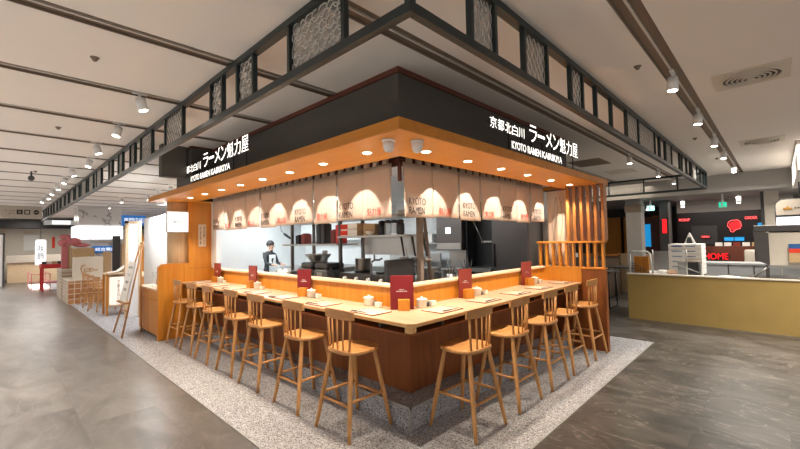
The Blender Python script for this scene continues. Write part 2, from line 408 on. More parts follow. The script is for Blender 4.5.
# ================================================================== STOOLS
def make_stool():
    t = thing('bar_stool', 'x', 'bar stool', (0,0,0), 0, 'oak spindle-back stools along the bar')
    # local: backrest side is -y, seat centre at origin (x)
    n = 26; pts = []
    for i in range(n):   # rounded D seat
        a = 2*PI*i/n; c, s_ = math.cos(a), math.sin(a)
        rx, ry = .225, (.20 if s_ < 0 else .215); e = .72
        pts.append((rx*math.copysign(abs(c)**e, c), ry*math.copysign(abs(s_)**e, s_)))
    sm = MB(); lv = [(.90, .690), (.985, .696), (1.0, .706), (.985, .722), (.93, .728)]
    for sc_, z in lv: sm.v += [(p[0]*sc_, p[1]*sc_, z) for p in pts]
    sm.v += [(p[0]*.6, p[1]*.6, .719) for p in pts]; sm.v += [(0, 0, .717)]
    for a in range(5):
        for i in range(n): sm.f.append([a*n+i, a*n+(i+1) % n, (a+1)*n+(i+1) % n, (a+1)*n+i]); sm.m.append(0); sm.sm.append(True)
    for i in range(n): sm.f.append([5*n+i, 5*n+(i+1) % n, 6*n]); sm.m.append(0); sm.sm.append(True)
    sm.f.append(list(range(n))[::-1]); sm.m.append(0); sm.sm.append(False)
    sm.build('seat', 'stool_seat', t)
    foot = {}
    for sx in (-1, 1):
        for sy in (-1, 1):
            a = Vector((sx*.145, sy*.135, .695)); b = Vector((sx*.24, sy*.245, 0.004)); foot[sx, sy] = (a, b)
            lg = MB(); vs_ = []; d_ = (a-b).normalized(); u_ = d_.cross(Vector((0,1,0))).normalized(); w_ = d_.cross(u_)
            prof = [(0,.0155),(.15,.0175),(.35,.0205),(.55,.0215),(.75,.0208),(1,.0175)]
            for f_, r_ in prof: vs_ += [b.lerp(a, f_)+(u_*math.cos(2*PI*i/12)+w_*math.sin(2*PI*i/12))*r_ for i in range(12)]
            lg.add(vs_, [(q*12+i, q*12+(i+1) % 12, q*12+12+(i+1) % 12, q*12+12+i) for q in range(5) for i in range(12)], 0, True)
            lg.f.append(list(range(12))[::-1]); lg.m.append(0); lg.sm.append(False); lg.build('leg', 'stool', t)
    def at(sx, sy, z):
        a, b = foot[sx, sy]; return b.lerp(a, z/.695)
    for (p, q, z) in (((-1,-1),(1,-1),.275), ((-1,1),(1,1),.275), ((-1,-1),(-1,1),.31), ((1,-1),(1,1),.31)):
        MB().cyl(at(*p, z), at(*q, z), .0125, None, 10).build('rung', 'stool', t)
    # spindles and crest
    def crest(x): return -.150+.030*(1-(x/.2)**2)*-1
    for x in (-.165, -.083, 0, .083, .165):
        yb = -.150-.022*(1-(x/.165)**2)
        MB().cyl((x*.86, yb, .715), (x, crest(x)+.002, 1.015), .0085 if abs(x) < .16 else .011, None, 8).build('spindle', 'stool', t)
    cm = MB(); k = 12; vs = []
    for i in range(k+1):
        x = -.205+.41*i/k; y = crest(x); zt = 1.088-.012*(abs(x)/.205)**2
        vs += [(x, y-.011, 1.0), (x, y-.015, zt), (x, y+.007, zt), (x, y+.011, 1.0)]
    fs = []
    for i in range(k):
        for j in range(4): fs.append((i*4+j, i*4+(j+1) % 4, (i+1)*4+(j+1) % 4, (i+1)*4+j))
    fs += [(0,3,2,1), (k*4, k*4+1, k*4+2, k*4+3)]
    cm.add(vs, fs, 0, False); cm.build('crest_rail', 'stool_seat', t, .004)
    return t
st = make_stool()
LX = [-2.88, -3.67, -4.53, -5.25, -6.03, -6.72, -7.42]
RY = [3.02, 3.77, 4.51, 5.17, 5.94]
st.location = (LX[0], 2.315, .004); st['label'] = 'oak spindle-back bar stool nearest the counter corner on its left side'
for i, x in enumerate(LX[1:]):
    last = i == len(LX)-2
    dup(st, (x, 2.315+.004*((i*7) % 3), .004), .012*((i*5) % 3-1), 'oak bar stool at the far left end, beside the wooden partition' if last else '%s oak bar stool from the corner along the left counter' % ORD[i+1])
for i, y in enumerate(RY):
    dup(st, (-2.105, y, .004), PI/2+.015*((i*4) % 3-1), ['large oak bar stool right of the counter corner, first on the right side', 'second oak bar stool from the corner along the right counter', 'middle oak bar stool of five along the right counter', 'fourth oak bar stool from the corner along the right counter', 'oak bar stool at the far right end, beside the slatted screen'][i])

# ================================================================== THINGS ON THE COUNTER
def tray(cx, cy, rz, label):
    t = thing('placemat', label, 'placemat', (cx,cy,1.0), rz, 'thin wooden placemats on the bar')
    MB().box((-.17,-.125,.0005), (.17,.125,.006)).build('board', 'mat', t, .002)
    MB().box((-.17,-.127,.001), (.17,-.123,.009)).box((-.172,-.127,.001), (-.168,.127,.009)).box((.168,-.127,.001), (.172,.127,.009)).build('rim', 'front', t)
    return t
def chopsticks(cx, cy, rz, label):
    o = MB().cyl((-.11,-.006,.0115), (.10,-.003,.0115), .0035, .002, 6).cyl((-.11,.006,.0115), (.10,.004,.0115), .0035, .002, 6).box((-.115,-.014,.009), (-.02,.014,.0095)).build('chopsticks', 'dark')
    o.location = (cx,cy,1.0); o.rotation_euler = (0,0,rz); tag(o, label, 'chopsticks', 'dark chopsticks on the placemats')
for i, x in enumerate(LX):
    w_ = 'opposite the far left bar stool' if i == 6 else 'opposite the %s bar stool from the corner' % ORD[i]
    tray(x-.02, 2.56, 0, 'pale wooden placemat on the left counter '+w_)
    chopsticks(x-.09, 2.475, 0.05*(i % 3), 'dark chopsticks on the left counter placemat '+w_)
for i, y in enumerate(RY):
    w_ = 'opposite the %s bar stool from the corner' % ORD[i]
    tray(-2.42, y+.06, PI/2, 'pale wooden placemat on the right counter '+w_)
    chopsticks(-2.335, y+.08, PI/2+.06*(i % 3-1), 'dark chopsticks on the right counter placemat '+w_)

def condiments(x, y, rz, where):
    c, s_ = math.cos(rz), math.sin(rz)
    def W(a, b): return (x+a*c-b*s_, y+a*s_+b*c, 1.0)
    p = thing('lidded_pot', 'white lidded ceramic pot '+where, 'pot', W(0,0), rz, 'white lidded pots on the bar')
    MB().lathe([(.046,.001),(.052,.01),(.054,.080),(.057,.085)], n=18).build('body', 'ceramic', p)
    MB().lathe([(.059,.085),(.059,.091),(.042,.098),(.012,.100),(.010,.105),(.014,.112),(.006,.116)], n=18).build('lid', 'ceramic', p)
    p = thing('spice_jar', 'small dark glass spice jar '+where, 'jar', W(.10,.005), rz, 'spice jars on the bar')
    MB().lathe([(.020,.001),(.022,.01),(.022,.045)], n=12).build('glass_body', 'dark', p)
    MB().lathe([(.023,.045),(.023,.058),(.018,.062)], n=12).build('lid', 'steel', p)
    p = thing('napkin_box', 'small white square condiment box '+where, 'box', W(.165,-.01), rz, 'small white boxes on the bar')
    MB().box((-.03,-.03,.001), (.03,.03,.045)).build('body', 'ceramic', p, .006)
    MB().box((-.031,-.031,.045), (.031,.031,.053)).build('lid', 'ceramic', p, .004)
def menu_stand(x, y, rz, wdt, where, mat='red'):
    t = thing('menu_card', 'tall red menu card standing '+where, 'menu', (x,y,1.0), rz, 'red menus on the bar')
    MB().box((-wdt/2,-.012,.001), (wdt/2,.012,.335)).box((-wdt/2,-.013,.335), (wdt/2,.013,.34)).build('cover', mat, t, .002)
    o = text_obj('lettering', 'KAIRIKIYA', -wdt*.22, wdt*.22, .178, .190, -.0125, 'S', 'paper', t, .001)
    o = text_obj('lettering', '京都北白川', -wdt*.12, wdt*.12, .197, .207, -.0125, 'S', 'paper', t, .001)
    b = thing('chopstick_box', 'orange chopstick box before red menu '+where, 'box', (x+.055*math.sin(rz)+wdt*.08*math.cos(rz), y-.055*math.cos(rz)+wdt*.08*math.sin(rz), 1.0), rz, 'chopstick boxes on the bar')
    MB().box((-.058,-.035,.001), (.058,.035,.10)).build('body', 'orange', b, .003)
    MB().box((-.058,-.035,.10), (.058,.035,.108)).build('lid', 'orange_h', b, .003)
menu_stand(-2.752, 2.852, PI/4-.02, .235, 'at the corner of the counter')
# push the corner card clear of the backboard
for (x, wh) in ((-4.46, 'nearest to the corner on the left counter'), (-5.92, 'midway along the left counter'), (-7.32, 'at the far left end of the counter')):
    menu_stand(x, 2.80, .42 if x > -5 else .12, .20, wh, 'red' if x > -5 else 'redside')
    condiments(x+.20, 2.775, 0, 'by the menu '+wh)
condiments(-3.20, 2.80, 0, 'left of the corner menu')
condiments(-2.665, 3.05, PI/2, 'right of the corner menu')
for (y, wh) in ((3.88, 'nearest to the corner on the right counter'), (5.44, 'at the far right end of the counter')):
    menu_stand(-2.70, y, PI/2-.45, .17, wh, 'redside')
    condiments(-2.69, y+.23, PI/2, 'by the menu '+wh)

# ================================================================== CANOPY, FASCIA
cn = thing('shop_canopy', 'orange wooden canopy with charcoal fascia over the ramen bar', 'canopy', (-1.88,1.95,2.48))
XE, YE = -8.36, 6.58
P(MB().prism([(XE,1.95),(-1.88,1.95),(-1.88,YE),(-1.90,YE),(-1.90,1.97),(XE,1.97)], 2.48, 2.565).build('edge_board', 'orange_h', cn))
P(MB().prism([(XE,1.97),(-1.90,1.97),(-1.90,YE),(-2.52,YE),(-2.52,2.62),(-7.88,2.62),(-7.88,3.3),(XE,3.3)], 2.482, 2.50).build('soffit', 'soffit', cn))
P(MB().box((XE,1.97,2.482), (XE+.02,3.3,2.56)).build('end_board', 'orange_h', cn))
P(MB().box((-1.90,YE-.02,2.48), (-3.6,YE,2.56)).build('end_board', 'orange_h', cn))
P(MB().prism([(XE+.02,1.97),(-1.90,1.97),(-1.90,YE-.02),(-2.7,YE-.02),(-2.7,2.8),(-7.88,2.8),(-7.88,3.3),(XE+.02,3.3)], 2.55, 2.565).build('top_board', 'fascia', cn))
P(MB().prism([(-7.88,2.62),(-2.52,2.62),(-2.52,6.3),(-2.54,6.3),(-2.54,2.64),(-7.88,2.64)], 2.49, 2.60).build('inner_lip', 'darkred', cn))
P(MB().prism([(-6.1,2.28),(-2.2,2.28),(-2.2,5.8),(-2.32,5.8),(-2.32,2.40),(-6.1,2.40)], 2.565, 3.08).build('fascia', 'fascia', cn))
P(MB().prism([(-6.1,2.26),(-2.18,2.26),(-2.18,5.8),(-2.32,5.8),(-2.32,2.40),(-6.1,2.40)], 3.075, ZC-.001).build('ceiling_trim', 'darkred', cn))
P(MB().box((-6.75,1.96,2.566), (-6.09,2.45,3.09)).build('fascia_block', 'fascia', cn))
P(MB().box((-6.76,1.95,3.09), (-6.08,2.45,ZC-.001)).build('ceiling_trim', 'darkred', cn))
b = B('ceiling_duct_box', (-6.34,1.61,2.66), (-6.2,1.93,ZC-.001), 'fascia'); tag(b, 'dark grey boxed duct under ceiling left of the shop sign', 'duct')

P(MB().prism([(-7.64,2.90),(-2.79,2.90),(-2.79,6.2),(-2.82,6.2),(-2.82,2.93),(-7.64,2.93)], 2.47, 2.619).build('dark_gap_backing', 'darkred', cn))  # dark board added behind the rods so the loop gaps turn dark
# lit signs
def shop_sign(face, label):
    t = thing('illuminated_shop_sign', label, 'sign', ((-5.3,1.93,2.566) if face == 'S' else (-1.86,4.2,2.566)))
    if face == 'S': a0, a1, b0, b1, c0, c1, y = -6.36, -5.64, -5.56, -4.18, -6.05, -4.66, 1.955
    else: a0, a1, b0, b1, c0, c1, y = 3.13, 3.82, 3.92, 5.32, 3.52, 4.80, -1.885
    def row(s_, a, b_, z0, z1, bold, wt=None):
        n = sum(wt) if wt else len(s_); acc = 0
        for k_, ch_ in enumerate(s_):
            w0 = wt[k_] if wt else 1; g = (b_-a)/n*(.28 if wt else .06)
            lo = a+(b_-a)*acc/n+g; hi = a+(b_-a)*(acc+w0)/n-g; acc += w0; zz0, zz1 = z0, z1
            if ch_ == 'ー': zz0, zz1 = z0+(z1-z0)*.42, z0+(z1-z0)*.60
            P(text_obj('lettering', ch_, lo, hi, zz0, zz1, y, face, 'e_letter', t, .02, bold))
    row('京都北白川', a0, a1, 2.722, 2.828, .0)
    row('ラーメン魁力屋', b0, b1, 2.722, 2.905, .0)
    row(['KYOTO','RAMEN','KAIRIKIYA'], c0, c1, 2.584, 2.662, .004, (5,5.2,8.6))
    fr = MB()
    def bar(a, b, z0, z1, d=.006):
        if face == 'S': fr.box((a, y+.001, z0), (b, y+.012, z1))
        else: fr.box((y-.012, a, z0), (y-.001, b, z1))
    bar(a0, b1, 2.770, 2.778); bar(c0, c1, 2.62, 2.628)
    for q in range(6):
        a = c0+(c1-c0)*q/5.0; bar(a, a+.01, 2.566, 2.775)
    bar(b1-.12, b1-.11, 2.566, 2.775)
    P(fr.build('mounting_frame', 'black', t))
shop_sign('S', 'glowing white Japanese ramen shop sign above the left canopy edge')
shop_sign('E', 'glowing white Japanese ramen shop sign above the right canopy edge')

# soffit downlights
def downlight(x, y, label):
    t = thing('recessed_downlight', label, 'downlight', (x,y,2.482), 0, 'recessed downlights in the canopy soffit')
    MB().lathe([(.052,-.004),(.052,.0),(.040,.0),(.040,-.003)], n=18).build('ring', 'white', t)
    MB().lathe([(.037,-.0062),(.037,-.0042)], n=18).build('lens', 'e_down', t)
for i, x in enumerate([-2.61,-3.28,-3.93,-4.57,-5.20,-5.84,-6.50,-7.15]):
    downlight(x, 2.29, '%s recessed downlight from the corner in the left canopy soffit' % ORD[i])
    spot((x, 2.29, 2.47), (x, 2.25, 0), 52, 104, (1, .83, .62), .5, .015); spot((x, 2.30, 2.472), (x, 2.83, 1.93), 42, 50, (1, .97, .93), .12, .02)
for i, y in enumerate([2.66,3.31,3.97,4.62,5.32,5.99]):
    downlight(-2.235, y, '%s recessed downlight from the corner in the right canopy soffit' % ORD[i])
    spot((-2.235, y, 2.47), (-2.2, y, 0), 52, 104, (1, .83, .62), .5, .015); spot((-2.245, y, 2.472), (-2.72, y, 1.93), 42, 50, (1, .97, .93), .12, .02)
def domecam(x, y, label):
    t = thing('dome_camera', label, 'camera', (x,y,2.48), 0, 'white dome cameras under the canopy corner')
    MB().lathe([(.052,0),(.052,-.012),(.049,-.018)][::-1], n=20).build('mount', 'white', t)
    MB().lathe([(.010,-.098),(.028,-.092),(.038,-.078),(.044,-.055),(.046,-.018)], n=20).build('housing', 'white', t)
domecam(-2.16, 2.12, 'white dome camera under canopy, left of the corner')
domecam(-2.03, 2.31, 'white dome camera under canopy, right of the corner')

spot((-2.30, 6.05, 2.47), (-2.62, 6.42, 1.6), 34, 40, (1, .94, .84), .15, .02)
# ================================================================== NOREN CURTAINS
def noren(face, edges_, label, first_red):
    t = thing('noren_curtain', label, 'curtain', ((edges_[0], 2.83, 1.93) if face == 'S' else (-2.72, edges_[0], 1.93)))
    a0, a1 = min(edges_), max(edges_)
    if face == 'S': P(MB().cyl((a0-.04,2.83,2.565), (a1+.06,2.83,2.565), .014, None, 8).build('rod', 'darkred', t))
    else: P(MB().cyl((-2.72,a0-.06,2.565), (-2.72,a1+.04,2.565), .014, None, 8).build('rod', 'darkred', t))
    if face == 'S': P(MB().box((a0+.01,2.852,2.36), (a1-.01,2.856,2.50)).build('top_band', 'cloth', t))
    else: P(MB().box((-2.746,a0+.01,2.36), (-2.742,a1-.01,2.50)).build('top_band', 'cloth', t))
    for i in range(len(edges_)-1):
        e0, e1 = sorted(edges_[i:i+2]); g = .002+.001*(i % 3); e0 += g; e1 -= g
        k, r = 16, 8; vs = []; ph = i*1.7
        def off(u, v): return .012*math.sin(u*2*PI*1.0+ph)*(1-.4*v)+.006*math.sin(u*9+ph*2)*(1-v)
        for side in (0, 1):
            for b_ in range(r+1):
                v = b_/r; z = 1.93+.012*math.sin(i*2.3)+(2.495-1.93)*v
                for a_ in range(k+1):
                    u = a_/k; a = e0+(e1-e0)*u+(0.006*math.sin(i)*(1-v)); d = off(u, v)+side*.003
                    vs.append((a, 2.83+d, z) if face == 'S' else (-2.72-d, a, z))
        n = (r+1)*(k+1); fs = []
        for b_ in range(r):
            for a_ in range(k):
                q = b_*(k+1)+a_; f = (q, q+1, q+k+2, q+k+1)
                fs.append(f); fs.append(tuple(n+j for j in f[::-1]))
        ring = [a_ for a_ in range(k+1)]+[b_*(k+1)+k for b_ in range(1, r+1)]+[r*(k+1)+a_ for a_ in range(k-1, -1, -1)]+[b_*(k+1) for b_ in range(r-1, 0, -1)]
        for q in range(len(ring)):
            p_, q_ = ring[q], ring[(q+1) % len(ring)]; fs.append((p_, p_+n, q_+n, q_))
        mb = MB().add(vs, fs, 0, True)
        nt_ = 3                                      # loops over the rod
        for q in range(nt_):
            a = e0+(e1-e0)*(q+.5)/nt_; hw = .030
            if face == 'S': mb.box((a-hw,2.812,2.49), (a+hw,2.815,2.582)).box((a-hw,2.845,2.49), (a+hw,2.848,2.582)).box((a-hw,2.812,2.580), (a+hw,2.848,2.583))
            else: mb.box((-2.705,a-hw,2.49), (-2.702,a+hw,2.582)).box((-2.738,a-hw,2.49), (-2.735,a+hw,2.582)).box((-2.738,a-hw,2.580), (-2.702,a+hw,2.583))
        p = P(mb.build('curtain_panel', 'cloth', t))
        w_ = e1-e0
        yy = 2.83-.018 if face == 'S' else -2.72+.018
        red = (i % 2 == 0) == first_red
        if face == 'S':
            # edges run away from the corner, so text sits from the left edge e0
            lo, hi = e0+.06, e1-.10
        else: lo, hi = e0+.05, e1-.14
        if red:
            q = text_obj('lettering', '魁力屋', lo+.03, lo+.03+.22, 1.965, 2.05, yy, face, 'redink', p, .001)
        else:
            q = text_obj('lettering', 'KYOTO\nRAMEN', lo, lo+.26, 1.965, 2.135, yy, face, 'ink', p, .001)
        q.matrix_parent_inverse = p.matrix_parent_inverse if False else Matrix.Identity(4)
    return t
noren('S', [-2.86,-3.31,-3.78,-4.27,-4.76,-5.25,-5.73,-6.20,-6.66,-7.13,-7.62], 'long beige slit curtain with red and black lettering over left counter', True)
noren('E', [2.88,3.34,3.83,4.29,4.77,5.25,5.70,6.14], 'beige slit curtain with red and black lettering over right counter', False)
# corner post with brackets between the two curtains
t = thing('corner_bracket', 'dark red bracket holding both curtain rods at the kitchen corner', 'bracket', (-2.77,2.87,2.3))
MB().box((-.015,-.015,0), (.015,.015,.22)).build('hanger', 'darkred', t)
MB().box((-.035,-.035,.22), (.035,.035,.30)).build('block', 'darkred', t)
# narrow patterned curtain near slats
t = thing('tall_curtain', 'tall narrow cream curtain with wavy line drawing beside the slats', 'curtain', (-2.62,6.22,1.25))
mb = MB(); vs = []; k = 14
for s_ in (0, .004):
    for z in (1.25, 2.46):
        for i in range(k+1):
            u = i/k; vs.append((-2.78+.36*u, 6.43+.02*math.sin(u*9)+s_, z))
n = 2*(k+1); fs = []
for i in range(k): fs += [(i, i+1, k+2+i, k+1+i), (n+i+1, n+i, n+k+1+i, n+k+2+i)]
fs += [(0, k+1, n+k+1, n), (k, n+k, n+2*k+1, 2*k+1)]
P(mb.add(vs, fs, 0, True).build('cloth', 'cloth', t))
ln = MB()
for j, x in enumerate((-2.66,-2.63,-2.55)):
    ln.tube([(x+.03*math.sin(z*6+j), 6.402, z) for z in [1.3+.05*q for q in range(22)]], .0022, 5)
for j in range(4): ln.tube([(-2.56+.02*j+.10*q/6, 6.402, 1.35+.05*j+.26*(q/6)**1.5) for q in range(7)], .0022, 5)
P(ln.build('line_drawing', 'ink', t))
P(MB().cyl((-2.82,6.445,2.47), (-2.38,6.445,2.47), .01).build('rod', 'darkred', t))

# ================================================================== RIGHT SLATTED SCREEN
t = thing('slatted_screen', 'tall orange wooden screen with slats closing the right counter end', 'screen', (-2.35,6.27,.004))
P(MB().box((-2.9,6.25,.004), (-1.86,6.33,1.215)).build('base_panel', 'front', t))
P(MB().box((-2.9,6.235,1.0), (-2.2,6.252,1.215)).build('inner_panel', 'orange', t))
P(MB().box((-2.9,6.235,1.205), (-1.855,6.34,1.232)).build('lower_rail', 'orange_h', t, .003))
P(MB().box((-2.9,6.235,1.60), (-1.855,6.34,1.628)).build('upper_rail', 'orange_h', t, .003))
for i in range(10):
    x = -2.87+i*.107
    P(MB().box((x,6.25,1.232), (x+.028,6.33,1.60)).build('baluster', 'orange', t))
for i in range(6):
    x = -2.40+i*.1015
    P(MB().box((x,6.25,1.628), (x+.040,6.40,2.48)).build('tall_slat', 'slat', t))
t = thing('white_post', 'white square post behind the slatted screen', 'post', (-2.5,6.6,0))
P(MB().box((-2.58,6.52,.004), (-2.40,6.58,2.48)).build('shaft', 'cream', t)); P(MB().box((-2.59,6.51,.004), (-2.39,6.585,.1)).build('base', 'dark', t))

# ================================================================== LEFT END PARTITION
t = thing('wooden_partition', 'orange wooden end partition with chamfered low wing, left of bar', 'partition', (-7.92,2.4,.004))
P(MB().prism([(2.0,.004),(2.96,.004),(2.96,1.345),(2.06,1.345),(2.0,1.29)], -7.96, -7.885, 0, 'x').build('low_wing', 'orange', t, .002))
P(MB().box((-7.95,2.5,1.345), (-7.89,2.97,2.482)).build('upper_panel', 'orange', t))
P(MB().box((-7.89,2.90,1.232), (-7.64,2.98,2.49)).build('white_jamb', 'white', t))
P(MB().box((-7.889,2.5,1.24), (-7.88,2.9,1.25)).build('seam_strip', 'slat', t))
t = thing('wall_plaque', 'small wooden plaque with vertical Japanese text on orange panel', 'plaque', (-7.88,2.72,1.85))
P(MB().box((-7.889,2.66,1.64), (-7.872,2.80,2.06)).build('board', 'lightwood', t, .002))
for j in range(2): P(text_obj('lettering', '\n'.join('券売機にて') if j else '\n'.join('お食事券'), 2.685+.06*j, 2.715+.06*j, 1.67, 2.03, -7.872, 'E', 'ink', t, .001))
t = thing('pale_column', 'rounded pale wooden column behind the low orange wing', 'column', (-8.18,2.42,.886))
MB().lathe([(.20,.0),(.20,1.594)], n=28).build('shaft', 'pale', t)
MB().lathe([(.205,0),(.205,.03)], n=28).build('base', 'lightwood', t)
t = thing('lightbox_sign', 'small glowing white lightbox on the pale wooden column', 'sign', (-7.95,2.3,1.93))
P(MB().box((-7.985,2.14,1.91), (-7.93,2.52,2.30)).build('case', 'white', t, .003))
P(MB().box((-7.93,2.155,1.925), (-7.925,2.505,2.285)).build('face', 'e_sign', t))
P(text_obj('lettering', '京都北白川', 2.20, 2.46, 2.07, 2.13, -7.9245, 'E', 'ink', t, .001))

# cabinet left of the partition
t = thing('wooden_cabinet', 'low orange wooden cabinet with drawer and door beside partition', 'cabinet', (-8.7,2.3,.004))
P(MB().box((-9.36,2.05,.05), (-7.97,2.62,.86)).build('body', 'orange', t))
P(MB().box((-9.34,2.08,.004), (-7.99,2.6,.05)).build('kick_board', 'dark', t))
P(MB().box((-9.38,2.03,.86), (-7.965,2.64,.885)).build('top', 'lightwood', t, .003))
for i in range(2):
    y0_ = 0
for i in range(2):
    x0 = -9.35+i*.69
    d = P(MB().box((x0+.008,2.034,.70), (x0+.682,2.05,.85)).build('drawer', 'orange_h', t, .002))
    d = P(MB().box((x0+.008,2.034,.06), (x0+.682,2.05,.685)).build('door', 'orange', t, .002))
P(MB().box((-9.374,2.06,.70), (-9.36,2.61,.85)).build('side_panel', 'orange', t, .002)) if False else None
t = thing('display_case', 'clear acrylic case holding boxes on the left cabinet', 'display case', (-8.6,2.32,.886))
P(MB().box((-8.95,2.15,.886), (-8.42,2.5,.90)).build('base', 'white', t))
P(MB().box((-8.94,2.16,.90), (-8.43,2.49,1.16)).build('cover', 'acrylic', t))
for i in range(4):
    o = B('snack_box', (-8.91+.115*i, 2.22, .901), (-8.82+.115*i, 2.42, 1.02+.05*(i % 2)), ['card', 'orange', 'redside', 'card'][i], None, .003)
    tag(o, 'small packed box in the acrylic case, %s from the left' % ORD[i], 'box', 'boxes in the acrylic case')
struct(MB().box((-12.6,2.85,0), (-7.96,2.93,2.42)).build('wall_side', 'white'), 'white wall behind the left cabinet')
t = thing('framed_partition', 'white panel in a pale wooden frame beyond the cabinet', 'partition', (-9.9,2.5,.004))
P(MB().box((-11.0,2.16,.004), (-10.94,2.36,2.2)).build('panel', 'white', t))
P(MB().box((-11.02,2.10,.004), (-10.92,2.16,2.26)).box((-11.02,2.10,2.2), (-10.92,2.42,2.26)).box((-11.02,2.36,.004), (-10.92,2.42,2.2)).build('frame', 'lightwood', t))

tag(B('added_light_bar', (-10.4,2.70,2.36), (-8.5,2.76,2.39), 'e_tube'), 'thin white added light bar above the left cabinet', 'light bar')  # bar added to brighten the white wall behind the cabinet
area((-10.2,2.50,2.36), 3.2, .2, 44, (.95,.97,1), (math.radians(32),0,0)); tag(B('added_bar_arm', (-9.5,2.72,2.385), (-9.46,2.85,2.40), 'white'), 'small added arm holding the light bar to the white wall', 'bracket')  # added lamp washing the white wall, and the added bar's arm
# ================================================================== EASEL
t = thing('easel', 'wooden easel leaning beside the cabinet, holding a white board', 'easel', (-9.0,1.9,.004))
P(MB().cyl((-9.36,1.62,.004), (-9.08,2.01,1.76), .017, .014, 8).build('leg', 'stool', t))
P(MB().cyl((-8.66,1.62,.004), (-8.94,2.01,1.76), .017, .014, 8).build('leg', 'stool', t))
P(MB().cyl((-9.02,2.0,.004), (-9.02,1.99,1.70), .016, .014, 8).build('leg', 'stool', t))
P(MB().cyl((-9.28,1.72,.46), (-8.74,1.72,.46), .013, None, 8).build('crossbar', 'stool', t))
P(MB().box((-9.31,1.65,.60), (-8.73,1.77,.625)).build('ledge', 'stool', t))
P(MB().cyl((-9.08,2.0,1.72), (-8.95,2.0,1.72), .013, None, 8).build('crossbar', 'stool', t))
b = thing('notice_board', 'white notice board with small print resting on the easel', 'notice board', (-9.02,1.70,.630)); b.rotation_euler = (-.21, 0, 0)
MB().box((-.25,-.012,0), (.25,.012,.76)).build('board', 'paper', b, .002)
for j, (s_, a_, z_) in enumerate((('本日のおすすめ', .16, .62), ('ラーメン', .12, .48), ('京都北白川', .12, .34), ('魁力屋', .10, .2))):
    text_obj('lettering', s_, -a_, a_, z_, z_+.05, -.0125, 'S', 'ink', b, .001)

# ================================================================== MENU STAND (podium)
t = thing('menu_podium', 'wooden menu podium with lit white poster of vertical text', 'podium', (-11.9,2.1,.004))
for (x, y) in ((-12.1,1.88),(-11.66,1.88),(-12.1,2.34),(-11.66,2.34)): P(MB().box((x-.02,y-.02,.004), (x+.02,y+.02,1.0)).build('leg', 'orange', t))
P(MB().box((-12.12,1.86,.98), (-11.64,2.36,1.02)).build('top', 'lightwood', t))
P(MB().box((-12.1,1.9,.2), (-11.68,2.32,.94)).build('box', 'lightwood', t))
P(MB().box((-11.678,1.93,.25), (-11.672,2.29,.92)).build('poster', 'e_poster', t))
P(text_obj('lettering', '\n'.join('京都北白川'), 2.08, 2.15, .34, .86, -11.671, 'E', 'ink', t, .001))
b = thing('open_menu_book', 'open white menu book propped on the wooden podium', 'menu book', (-11.9,2.12,1.021))
bk = MB(); bk.prism([(-.18,.0),(.0,.02),(.22,.20),(.225,.215),(.0,.035),(-.185,.012)], -.16, .16, 0, 'x').build('pages', 'paper', b)
MB().prism([(.19,.0),(.215,.0),(.22,.195),(.205,.185)], -.12, .12, 0, 'x').build('prop', 'lightwood', b)

# background chairs
LW = ['nearest the podium', 'in the middle of the row', 'farthest, beside the tiled stand']
for i, x in enumerate((-12.75,-13.6,-14.45)):
    r = dup(st, (x,1.95,.004), .3, 'small spindle-back wooden chair beyond the podium, '+LW[i], 'background chairs beyond the podium'); r.scale = (.9,.9,.82); r.name = 'dining_chair'; r['category'] = 'chair'
t = thing('wooden_table', 'plain wooden table beyond the podium, behind the background chairs', 'table', (-13.6,2.85,.004))
P(MB().box((-14.8,2.62,.80), (-12.7,3.3,.84)).build('tabletop', 'lightwood', t))
for (x, y) in ((-14.7,2.7),(-12.8,2.7),(-14.7,3.2),(-12.8,3.2)): P(MB().box((x-.03,y-.03,.004), (x+.03,y+.03,.80)).build('leg', 'orange', t))

# tiled stand and board with gold script
t = thing('tiled_stand', 'terracotta tiled display stand in the left background', 'stand', (-15.5,1.8,.004))
P(MB().box((-16.2,1.48,.004), (-14.82,2.3,.67)).build('tiled_base', 'bricktile', t))
P(MB().box((-16.22,1.46,.67), (-14.80,2.32,.70)).build('top', 'cream', t))
P(MB().box((-17.6,1.46,.004), (-16.234,2.3,.93)).build('tall_base', 'stripetile', t))
P(MB().box((-17.62,1.44,.93), (-16.22,2.32,.96)).build('top', 'cream', t))
P(MB().box((-16.2,1.474,.004), (-14.86,1.48,.67)).build('strip_face', 'stripetile', t))
b = thing('script_board', 'beige board with gold handwritten logo on the tiled stand', 'board', (-15.1,2.0,.70))
P(MB().box((-15.2,1.60,.70), (-15.02,2.32,1.36)).build('board', 'cream', b, .004))
P(MB().tube([(-15.012, 1.86+.09*math.cos(a)*(1-.05*a), 1.0+.12*math.sin(a)) for a in [1.2+.35*i for i in range(13)]], .012, 6).build('logo', 'gold', b))
P(MB().tube([(-15.012, 1.93+.075*math.cos(a), .97+.055*math.sin(a)) for a in [.5*i for i in range(13)]], .010, 6).tube([(-15.012, 2.04+.05*math.cos(a), .97+.05*math.sin(a)) for a in [.6*i for i in range(11)]], .010, 6).tube([(-15.012, 2.13+.012*i, .93+.05*abs(math.sin(i))) for i in range(6)], .010, 6).build('logo', 'gold', b))
b = thing('card_display_box', 'brown board box standing behind the gold-script board', 'box', (-16.0,2.2,.96))
P(MB().box((-16.9,1.75,.961), (-16.4,2.3,1.62)).build('box', 'card', b))
t = thing('pink_bow_display', 'pink ribbon bow on a pink and brown post', 'decoration', (-16.9,1.6,.961))
P(MB().box((-16.95,1.50,.961), (-16.8,1.66,1.72)).build('post', 'pink', t)); P(MB().box((-16.97,1.67,.961), (-16.79,1.73,1.78)).build('side_board', 'card', t))
bw = MB()
